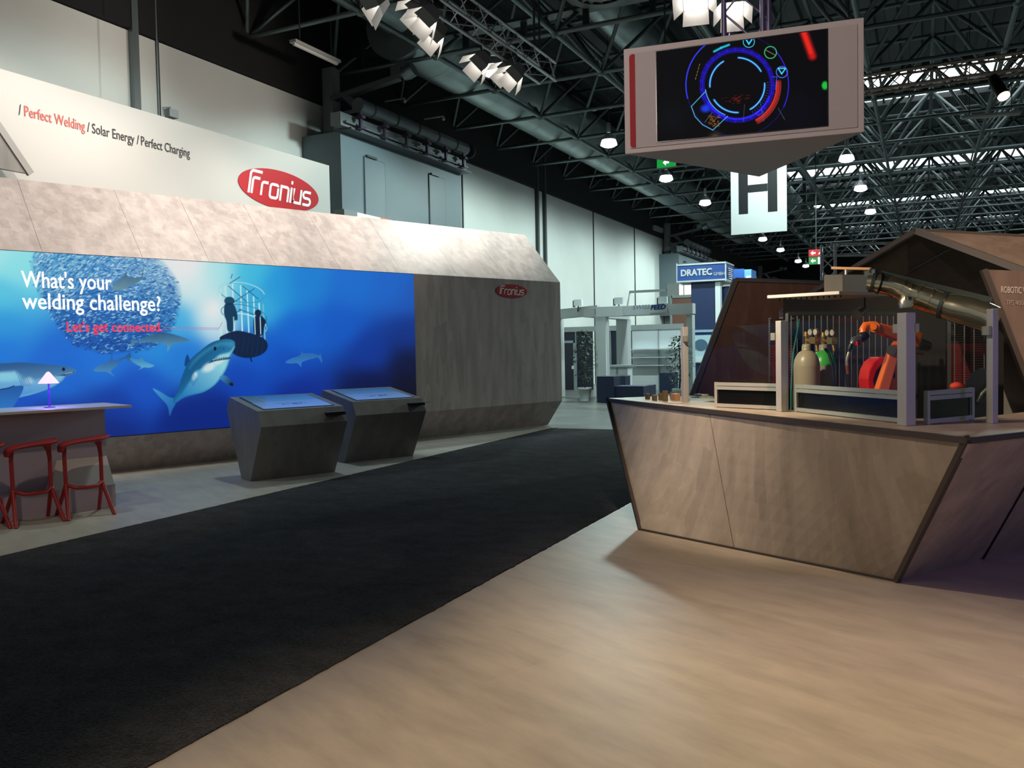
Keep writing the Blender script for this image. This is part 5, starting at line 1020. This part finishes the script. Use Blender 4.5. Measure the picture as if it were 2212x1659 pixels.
# lighting truss with floodlights over the left stand
E0 = atz(1183, 158, 6.9); TX = E0[0]; print('TX', TX, E0); S0_ = np.array([TX, 7.0, 6.9])
r = thing('lighting_truss', 'aluminium lighting truss carrying floodlights high above the left stand', 'truss', E0)
truss(MB(), S0_, (TX, E0[1], 6.9), .34, .028, .012).build('truss_body', trm, r, fix=False)
m = MB()
for y in (9, 12, 15, E0[1] - .6): m.bar((TX, y, 7.07), (TX, y, 8.5), .03)
m.build('hanger', steel, r)
flb = mat('flood body', S(150, 148, 146), .45, .3); fll = glow('flood glow', (1, .97, .92, 1), 9.0); flap = mat('flood flap', S(196, 192, 186), .5)
def flood(c, aim, lab, power=0, s=.17, color=HALOGEN, angle=100, drop=.35):
    c = np.array(c, float); r = thing('floodlight', lab, 'floodlight', c, 'floodlights on the trusses'); d = np.array(aim, float) - c; d /= np.linalg.norm(d)
    q = Vector(d).to_track_quat('Z', 'Y').to_matrix(); V = lambda x, y, z: q @ Vector((x, y, z)) + Vector(c)
    MB().hull8([V(-s * .6, -s * .5, -.16), V(s * .6, -s * .5, -.16), V(s * .6, s * .5, -.16), V(-s * .6, s * .5, -.16)], [V(-s, -s * .8, 0), V(s, -s * .8, 0), V(s, s * .8, 0), V(-s, s * .8, 0)]).build('housing', flb, r)
    MB().slab([V(-s * .92, -s * .72, .004), V(s * .92, -s * .72, .004), V(s * .92, s * .72, .004), V(-s * .92, s * .72, .004)], d * .004).build('lens', fll, r)
    for (x0, y0, x1, y1, ox, oy) in ((-s, -s * .8, s, -s * .8, 0, -.5), (-s, s * .8, s, s * .8, 0, .5), (-s, -s * .8, -s, s * .8, -.5, 0), (s, -s * .8, s, s * .8, .5, 0)):
        a, b_ = V(x0, y0, 0), V(x1, y1, 0); e1, e0 = V(x1 * 1.05 + ox * s * 1.3, y1 * 1.05 + oy * s * 1.3, s * 1.15), V(x0 * 1.05 + ox * s * 1.3, y0 * 1.05 + oy * s * 1.3, s * 1.15)
        MB().slab([a, b_, e1, e0], d * .004).build('barn_door', flap, r)
    MB().tube([c - d * .08, c + UP * (drop * .6) - d * .05, c + UP * drop], .016, 6).box(c + UP * drop, (.07, .07, .12)).build('yoke', steel, r)
    if power: lamp('floodlight_beam', 'SPOT', tuple(c + d * .22), power, color, tuple(np.array(aim)), size=.12, angle=angle, blend=.8)
    return r
FL = [((812, 4), (-11, 10.5, 4.6), 'floodlight beaming white at the top edge over the white header'), ((903, 22), (-10.5, 12, 3.9), 'floodlight with open barn doors, uppermost of the cluster on the truss'), ((925, 40), (-10.4, 13, 3.6), 'floodlight with bright barn doors just below the uppermost of the cluster'),
      ((941, 74), (-10, 13.5, 2.9), 'lowest floodlight of the cluster at the near end of the truss'), ((1036, 136), (-9.6, 15, 3.0), 'floodlight beside the bright bell lamp under the truss'), ((1093, 152), (-9.2, 16.5, 3.0), 'floodlight left of the pair near the end of the truss'), ((1112, 160), (-8.8, 17, 3.2), 'floodlight right of the pair near the end of the truss')]
for i, ((px, py), aim, lab) in enumerate(FL):
    c = atX(px, py, TX + (-.2, -.25, .2, -.05, -.2, -.22, .14)[i]); aim = (c[0] - 1.9, c[1] - 1.6, c[2] - 2.6) if i else (c[0] - 3, c[1] - 1.5, c[2] - 2); flood(c, aim, lab, 0, drop=max(.2, 6.72 - c[2]))
flood(atd(1502, 1, 9.6), (-1.5, 5, 0), 'warm floodlight at the top edge left of the display mast', 0, .14); flood(atd(1582, 20, 9.3), (-1, 6, 0), 'floodlight with a white flap beside the display mast', 0, .12)
# bell shaped hall lamps
bellm = mat('lamp reflector', S(196, 205, 206), .25, .55); belg = glow('hall lamp glow', (.94, 1, 1, 1), 12.0)
def bell():
    r = thing('bell_lamp', 'bell', 'lamp', (0, 0, 0), 'bell shaped hall lamps')
    MB().lathe([(.055, .62), (.06, .60), (.06, .36), (.05, .33)], (0, 0, 0), 14).build('gear_box', mat('lamp gear', S(150, 158, 158), .4, .5), r)
    MB().lathe([(.205, .13), (.13, .25), (.06, .33)], (0, 0, 0), 22, cap=False).build('reflector', bellm, r)
    MB().lathe([(.0005, -.09), (.10, -.08), (.18, -.055), (.235, -.005), (.232, .03), (.0005, .035)], (0, 0, 0), 22).build('diffuser', belg, r)
    MB().lathe([(.245, -.02), (.238, .03), (.205, .13)], (0, 0, 0), 22, cap=False).build('glass_shade', glow('lamp glass', (.93, .97, 1, 1), 1.5), r)
    MB().tube([(0, 0, .62), (0, 0, 3.37)], .008, 5).build('suspension_rod', steel, r); return r
b0 = bell(); first = True
BL_ = [(-8.26, 16.5, 'bright bell lamp under the lighting truss beside the floodlights'), (-8.26, 23.9, 'bell lamp hanging just left of the display box'), (-8.22, 29.9, 'bell lamp below the lower left corner of the display box'), (-8.2, 35.8, 'bell lamp left of the letter sign'), (-8.2, 49.9, 'bell lamp just below the letter sign'),
       (-8.15, 56.2, 'bell lamp right of and below the one under the letter sign'), (-8.15, 64.6, 'far bell lamp left of the red and green direction sign'), (-8.15, 69.0, 'farthest small bell lamp below the direction sign'), (-2.25, 29.8, 'bell lamp right of the wedge bottom of the display box'), (-2.2, 35.8, 'bell lamp second in the row right of the letter sign'), (-2.2, 42.4, 'bell lamp third and farthest in the row right of the letter sign')]
for i, (x, y, lab) in enumerate(BL_):
    z = 7.505 if y > 66 else 7.5; o = b0 if i == 0 else dup(b0, (x, y, z)); o.location = (x, y, z); o['label'] = lab
# swirl diffusers
dfm = mat('diffuser grey', S(104, 108, 108), .5, .3)
def swirl(c, R, lab):
    r = thing('swirl_diffuser', lab, 'air diffuser', c); c = np.array(c)
    MB().lathe([(R * .72, 0), (R, -.01), (R * 1.0, .05), (R * .72, .06)], c, 40, cap=False).lathe([(R * .38, 0), (R * .5, -.01), (R * .5, .05), (R * .38, .06)], c, 30, cap=False).build('ring', dfm, r)
    m = MB()
    for k in range(14):
        t = 2 * math.pi * k / 14; e = np.array([math.cos(t), math.sin(t), 0]); f_ = np.array([-math.sin(t), math.cos(t), 0]); m.slab([c + e * R * .48, c + e * R * .75, c + e * R * .75 + f_ * .2 * R + UP * .06, c + e * R * .48 + f_ * .1 * R + UP * .06], UP * .008)
    m.build('vane', dfm, r); MB().lathe([(.02, .05), (R * .3, .06), (R * .3, .3), (.1, .32), (.1, 10.8 - c[2])], c, 16).build('neck', dfm, r)
swirl(atz(1296, -12, 8.9), .72, 'round swirl air diffuser cut off by the top edge of the photo'); swirl(atz(1738, 457, 8.3), .62, 'round swirl air diffuser right of the letter sign')
# right cross truss with theatre spotlight
yt = atz(2000, 165, 6.7)[1]
r = thing('cross_truss', 'brownish lighting truss crossing the hall at the right of the display box', 'truss', (2, yt, 6.7)); xs0 = atY(1800, 175, yt)[0]
m = truss(MB(), (xs0, yt, 6.7), (7, yt, 6.7), .30, .025, .011); m.build('truss_body', mat('truss brown', S(150, 132, 120), .4, .6), r, fix=False)
m = MB()
for x in (xs0 + .3, 4, 6.5): m.bar((x, yt, 6.85), (x, yt, 8.5), .025)
m.build('hanger', steel, r)
q = atY(2148, 172, yt - .15); q2 = atY(2168, 207, yt - .35); r = thing('theatre_spotlight', 'black theatre spotlight with a warm glowing lens hanging from the cross truss', 'spotlight', q)
d_ = (q2 - q) / np.linalg.norm(q2 - q); MB().tube([q - d_ * .05, q + d_ * .1, q2], [.09, .11, .11], 16).build('housing', black, r); MB().tube([q2, q2 + d_ * .03], [.105, .10], 16).build('lens', glow('warm lens', (1, .66, .36, 1), 5), r); MB().bar(q, (q[0], yt, 6.58), .03).build('yoke', steel, r)
# truss tower behind the canopy
r = thing('truss_tower', 'vertical truss tower with a side arm behind the canopy roof', 'truss', atd(1790, 640, 15)); p = atd(1790, 640, 15); zt = atd(1790, 530, 15)[2]
truss(MB(), (p[0], p[1], 0), (p[0], p[1], zt), .22, .02, .01, (0, 1, 0)).build('tower', trm, r, fix=False); e_ = atd(1990, 533, 15.2); truss(MB(), (p[0], p[1], zt - .08), (e_[0] + .4, e_[1], zt - .08), .2, .018, .009).build('side_arm', trm, r, fix=False)
# direction signs
def dirsign(c, w_, h_, lab, cells):
    r = thing('direction_sign', lab, 'sign', c); MB().box(c, (w_, .08, h_)).build('sign_box', steel, r)
    for (x0, x1, z0, z1, mt, arrow) in cells:
        MB().box((c[0] + (x0 + x1) / 2 * w_, c[1] - .045, c[2] + (z0 + z1) / 2 * h_), ((x1 - x0) * w_, .01, (z1 - z0) * h_)).build('sign_cell', mt, r)
        if arrow:
            xc, zc = c[0] + (x0 + x1) / 2 * w_, c[2] + (z0 + z1) / 2 * h_; s = (z1 - z0) * h_ * .34; y = c[1] - .053
            m = MB()
            if arrow == 'L': m.slab([(xc - s, y, zc), (xc, y, zc - s), (xc, y, zc - s * .35), (xc + s, y, zc - s * .35), (xc + s, y, zc + s * .35), (xc, y, zc + s * .35), (xc, y, zc + s)], (0, -.004, 0))
            else: m.slab([(xc - s, y, zc - s * .6), (xc + s, y, zc - s * .6), (xc + s * .5, y, zc + s * .1), (xc + s * .2, y, zc + s * .7), (xc - s * .5, y, zc + s * .1)], (0, -.004, 0))
            m.build('pictogram', glow('sign white glow', (1, 1, 1, 1), 1), r)
    MB().bar((c[0], c[1], c[2] + h_ / 2), (c[0], c[1], 10.86), .03).build('suspension_rod', steel, r)
gr_ = glow('sign green', S(16, 150, 60), .9); rd2 = glow('sign red', S(205, 30, 40), .9); wh_ = glow('sign pale', S(230, 235, 235), .9)
c = atd(1763, 555, 30); k = 30 / 1845.; dirsign(c, 30 * k, 32 * k, 'small red and green direction sign with white arrows under the far roof', [(-.5, .1, .02, .5, rd2, 'L'), (.12, .5, .02, .5, rd2, 'X'), (-.5, .1, -.5, -.02, gr_, 'L'), (.12, .5, -.5, -.02, wh_, None)])
c = atd(1440, 352, 17); k = 17 / 1845.; dirsign(c, 40 * k, 20 * k, 'green exit sign half hidden below the display box', [(-.5, .5, -.5, .5, gr_, 'L')])
# small sensors under the beams
for (x, y, lab) in ((874, 219, 'tiny white sensor on the beam right of the cantilever arm'), (958, 257, 'tiny white sensor above the header pipe')):
    q = atz(x, y, 8.3); o = MB().sphere(q, .05, 8).tube([q, (q[0], q[1], 8.38)], .02, 5).bar((q[0], q[1], 8.38), (-13.2, q[1], 8.38), .03).build('sensor', white); tag(o, lab, 'sensor')

# ------------------------------------------------------------------ neighbouring stands in the back
sw = mat('stand white', S(205, 214, 214), .6); sg_ = mat('stand grey', S(176, 182, 182), .6); navy = mat('navy panel', S(12, 20, 42), .5); navyb = mat('navy block', S(17, 32, 60), .55); blue = mat('sign blue paint', S(22, 66, 134), .5); grey = mat('strip grey', S(140, 148, 150), .5, .3)
YS = 24.2
def Q(x, y, Y=YS): return atY(x, y, Y)
def ybox(m, x0, x1, y0, y1, Y, dep, floor=False, mi=0):
    a = Q(x0, (y0 + y1) / 2, Y); b_ = Q(x1, (y0 + y1) / 2, Y); xm = (x0 + x1) / 2; z1 = Q(xm, y0, Y)[2]; z0 = 0 if floor else Q(xm, y1, Y)[2]
    return m.box(((a[0] + b_[0]) / 2, Y + dep / 2, (z0 + z1) / 2), (b_[0] - a[0], dep, z1 - z0), mi=mi)
r = thing('white_frame_stand', 'white open frame stand with dark blue lettering on its beam', 'exhibition stand', (Q(1390, 860)[0], YS, 0))
ybox(MB(), 1287, 1309, 680, 866, YS + .01, .33, True).build('post', sw, r); ybox(MB(), 1483, 1496, 680, 866, YS + .01, .33, True).build('post', sw, r)
bm_ = ybox(MB(), 1287, 1496, 659, 681, YS, .35).build('beam', sw, r)
za, zb_ = Q(1287, 659)[2], Q(1287, 681)[2]; e_ = atz(1200, 669, za); MB().slab([(Q(1287, 659)[0], YS + .1, zb_), (Q(1287, 659)[0], YS + .1, za), (e_[0], e_[1], za), (e_[0], e_[1], zb_)], (0, .3, 0)).build('side_beam', sg_, r); MB().box((e_[0], e_[1] + .2, za / 2), (.3, .3, za)).build('post', sg_, r)
ybox(MB(), 1332, 1356, 690, 862, 27.5, .4, True).build('rear_post', sg_, r); MB().box((Q(1345, 690, 27.5)[0], 26, Q(1345, 690, 27.5)[2] + .12), (.35, 3.4, .25)).build('rear_beam', sg_, r)
plate = ybox(MB(), 1346, 1440, 660, 680, YS - .02, .02).build('name_plate', mat('plate pale', S(196, 206, 208), .55), bm_)
EX = np.array([1.0, 0, 0])
m = MB(); a = Q(1367, 668.6, YS - .03); lettering(m, 'SWISS', a, EX, UP, width=Q(1405, 668, YS)[0] - a[0], cap=.125, shear=.25); m.build('thin_lettering', mat('letter steel', S(110, 130, 146), .5), bm_, fix=False)
m = MB(); a = Q(1406, 668.6, YS - .03); lettering(m, 'FEED', a, EX, UP, width=Q(1438.5, 668, YS)[0] - a[0], cap=.125, shear=.25, bold=.10); m.build('bold_lettering', mat('letter navy', S(18, 52, 112), .5), bm_, fix=False)
ybox(MB(), 1404, 1437, 675.6, 677, YS - .03, .01).build('small_print_line', grey, bm_)
YB = 30.5
r = thing('shelf_wall', 'white shelf wall with navy panels and grey top strip at the back of the frame stand', 'shelf wall', (Q(1400, 840, YB)[0], YB, 0))
ybox(MB(), 1366, 1470, 708, 850, YB, .1, True).build('white_panel', mat('panel white', S(196, 204, 208), .6), r); ybox(MB(), 1205, 1476, 703, 714, YB - .06, .1).build('top_strip', grey, r)  # white panel in one even colour
for a_, b_ in ((1205, 1243), (1244, 1280), (1305, 1318), (1319, 1332), (1356, 1366)): ybox(MB(), a_, b_, 714, 850, YB, .08, True).build('navy_panel', navy, r)
for a_ in (1243.3, 1318, 1421.5): ybox(MB(), a_, a_ + 1.8, 711, 850, YB - .05, .06, True).build('divider', grey, r)
for y in (753, 771, 788.5): ybox(MB(), 1362, 1470, y, y + 1.8, YB - .35, .34).build('shelf', mat('shelf pale', S(188, 194, 196), .5), r)
d = ybox(MB(), 1213, 1239, 741, 850, YB - .1, .06, True).build('door', mat('door navy', S(10, 16, 36), .4), r); ybox(MB(), 1239, 1243, 736, 850, YB - .12, .1, True).build('door_frame', grey, r); ybox(MB(), 1205, 1243, 736, 741, YB - .12, .1).build('door_frame', grey, r); ybox(MB(), 1235, 1239, 790, 797, YB - .14, .04).build('door_handle', sw, d)
r = thing('stand_counter', 'low white counter with grey top between the posts of the frame stand', 'counter', (Q(1333, 866, 26)[0], 26, 0)); ybox(MB(), 1309, 1356, 793, 866, 26, .5, True).build('body', sw, r); ybox(MB(), 1307, 1359, 789, 793, 25.9, .7).build('top', grey, r); ybox(MB(), 1332, 1334, 793, 866, 25.97, .03, True).build('leg', grey, r)
for x0, x1, y0, y1, Y, dp_, lab in ((1289, 1326, 813, 866, 23.6, .6, 'tall navy block in front of the left white post'), (1327, 1351, 812, 866, 25.3, .5, 'navy block behind the tall block before the low white counter'), (1327, 1390, 834, 866, 23.7, .7, 'long low navy block beside the tall one'), (1391, 1405, 832, 864, 24.6, .6, 'short navy block at the end of the long low one'), (1424, 1457, 805, 850, 28.6, .5, 'navy cabinet block standing before the white shelves')):
    o = ybox(MB(), x0, x1, y0, y1, Y, dp_, True).build('navy_block', navyb, bevel=.01); tag(o, lab, 'block', 'navy blocks at the frame stand')
leafm = mat('leaf green', S(40, 66, 44), .5, noise=.4, scale=9); stemm = mat('stem brown', S(66, 54, 42), .7); potw = mat('pot white', S(204, 210, 206), .5)
def plant(c, h, w_, lab, seed):
    rg = random.Random(seed); c = np.array(c, float); r = thing('potted_tree', lab, 'plant', c)
    MB().lathe([(.14, 0), (.2, .36), (.215, .36), (.215, .42), (.19, .42), (.18, .36)], c, 20).build('pot', potw, r); MB().lathe([(.0005, .37), (.185, .37)], c, 16).build('soil', stemm, r)
    MB().tube([c + UP * .35, c + UP * h * .5 + np.array([.03, 0, 0]), c + UP * h * .95], [.03, .022, .008], 6).build('stem', stemm, r)
    m = MB()
    for k in range(420):
        t = rg.random() ** .8; z = .5 + (h - .5) * t; rad = w_ * (.35 + .75 * math.sin(math.pi * min(1, t * .9 + .1))) * math.sqrt(rg.random()); a = rg.random() * 6.28
        p = c + np.array([math.cos(a) * rad, math.sin(a) * rad, z]); d = np.array([math.cos(a + rg.uniform(-.8, .8)), math.sin(a + rg.uniform(-.8, .8)), rg.uniform(-.9, .2)]); d /= np.linalg.norm(d); s = np.cross(d, [0, 0, 1]); s /= np.linalg.norm(s); L_ = rg.uniform(.09, .16)
        m.add([p, p + d * L_ * .5 + s * .028, p + d * L_, p + d * L_ * .5 - s * .028 + UP * .008], [(0, 1, 2, 3)])
    m.build('foliage', leafm, r, fix=False)
plant(atz(1264, 867), 2.15, .34, 'slim potted tree in a white pot left of the white frame stand', 3); p = atz(1491, 866); plant((p[0], 23.4, 0), 1.9, .36, 'potted tree half hidden behind the first glass guard post', 5)
def spotl(x, Y, y, lab):
    q = Q(x, y, Y); r = thing('stand_spotlight', lab, 'spotlight', q, 'small floodlights on the white frame stand'); MB().box(q, (.26, .12, .2)).build('lamp_head', sw, r); MB().bar(q - UP * .1, q - UP * .26 + np.array([-.08, .15, 0]), .03).box(q - UP * .03 + np.array([-.16, .05, 0]), (.04, .12, .2)).build('bracket', steel, r)
spotl(1337, YS + .15, 650, 'small white floodlight above the left half of the lettered beam'); spotl(1432, YS + .15, 648, 'small white floodlight above the right half of the lettered beam'); q = atz(1249, 661, za + .02); spotl(1249, q[1] + .2, 654, 'small floodlight on the side beam left of the white post')
# blue tower stand
YD = 33.0
r = thing('blue_tower_stand', 'tall blue tower stand with white lettering on its sign box', 'exhibition stand', (Q(1520, 860, YD)[0], YD, 0))
sb = ybox(MB(), 1462, 1567, 570.5, 606, YD, 1.5).build('sign_box', blue, r)
m = MB(); ybox(m, 1461, 1568, 568, 571.5, YD - .04, 1.58); ybox(m, 1461, 1568, 604.5, 608, YD - .04, 1.58); ybox(m, 1461, 1463, 569, 607, YD - .04, .06); ybox(m, 1566, 1568.5, 569, 607, YD - .04, .06); m.build('sign_frame', mat('frame alu', S(186, 196, 200), .4, .5), sb)
m = MB(); a = Q(1471.5, 596.5, YD - .03); lettering(m, 'DRATEC', a, EX, UP, width=Q(1538, 590, YD)[0] - a[0], cap=.235, bold=.06); a = Q(1541.5, 595, YD - .03); lettering(m, 'GMBH', a, EX, UP, width=Q(1565.5, 590, YD)[0] - a[0], cap=.12); m.build('lettering', mat('letter white', S(178, 184, 186), .5), sb, fix=False)
sx = Q(1567.5, 590, YD)[0] + .03; m = MB()
for k in range(6): m.box((sx, YD + .75, Q(1567, 578 + 4.2 * k, YD)[2]), (.01, .8 - .08 * (k % 3), .03))
m.build('side_lines', white, sb)
ybox(MB(), 1494, 1546, 608, 866, YD + .2, 1.2, True).build('pillar', mat('pillar navy', S(14, 36, 78), .5), r); ybox(MB(), 1546, 1557, 608, 866, YD + .15, .3, True).build('frame_post', sw, r); ybox(MB(), 1557, 1600, 618, 866, YD + .6, 1.0, True).build('rear_panel', mat('pillar navy', S(14, 36, 78)), r); ybox(MB(), 1557, 1600, 614, 618, YD + .5, 1.0).build('rear_rail', sw, r)
for y in (712, 740): ybox(MB(), 1494, 1560, y, y + 5.5, YD + .1, .1).build('cross_rail', mat('rail pale', S(150, 168, 182), .5), r)
ybox(MB(), 1495, 1545, 718, 740, YD + .18, .03).build('blue_panel', blue, r)
po = ybox(MB(), 1496, 1536, 724, 784, YD + .05, .03).build('poster', mat('poster pale', S(176, 196, 208), .5), r)
q = Q(1514, 745, YD + .03); MB().slab([q + np.array([math.cos(t) * .26, 0, math.sin(t) * .22]) for t in np.linspace(0, 6.283, 20)[:-1]], (0, -.004, 0)).build('poster_motif', mat('motif', S(70, 96, 120), .5), po); ybox(MB(), 1500, 1532, 770, 782, YD + .03, .02).build('poster_text_block', mat('poster light', S(206, 214, 218), .5), po)
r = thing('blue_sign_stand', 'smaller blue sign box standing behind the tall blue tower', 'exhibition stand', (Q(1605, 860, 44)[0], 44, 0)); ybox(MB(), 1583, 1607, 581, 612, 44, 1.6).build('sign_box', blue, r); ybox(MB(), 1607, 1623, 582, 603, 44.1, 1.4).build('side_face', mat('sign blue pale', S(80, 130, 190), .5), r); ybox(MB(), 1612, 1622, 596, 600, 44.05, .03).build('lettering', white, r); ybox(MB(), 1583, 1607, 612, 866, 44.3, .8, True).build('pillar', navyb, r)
r = thing('light_box', 'small bright lit box sign under the pale grey cabin', 'sign', Q(1480, 626, 41)); ybox(MB(), 1467, 1492, 616, 637, 41, .3).build('sign_face', glow('lit box', (1, .93, .8, 1), 1.3), r); ybox(MB(), 1441, 1467, 612, 640, 41, .5).build('bracket', colm, r); ybox(MB(), 1476, 1478, 616, 637, 40.98, .02).build('mullion', grey, r)
MB().bar((Q(1441, 626, 41)[0], 41.25, Q(1441, 626, 41)[2]), (WX, 41.25, Q(1441, 626, 41)[2]), .12).build('wall_arm', colm, r)
r = thing('brown_gate', 'brown roller gate in the hall wall behind the frame stand', 'gate', (Q(1470, 860, 40)[0], 40, 0)); ybox(MB(), 1452, 1494, 642, 866, 40, .15, True).build('gate_panel', mat('gate brown', S(110, 72, 58), .6), r); ybox(MB(), 1450, 1496, 637, 643, 39.95, .25).build('lintel_rail', colm, r); ybox(MB(), 1448, 1453, 637, 866, 39.95, .25, True).build('side_post', colm, r)
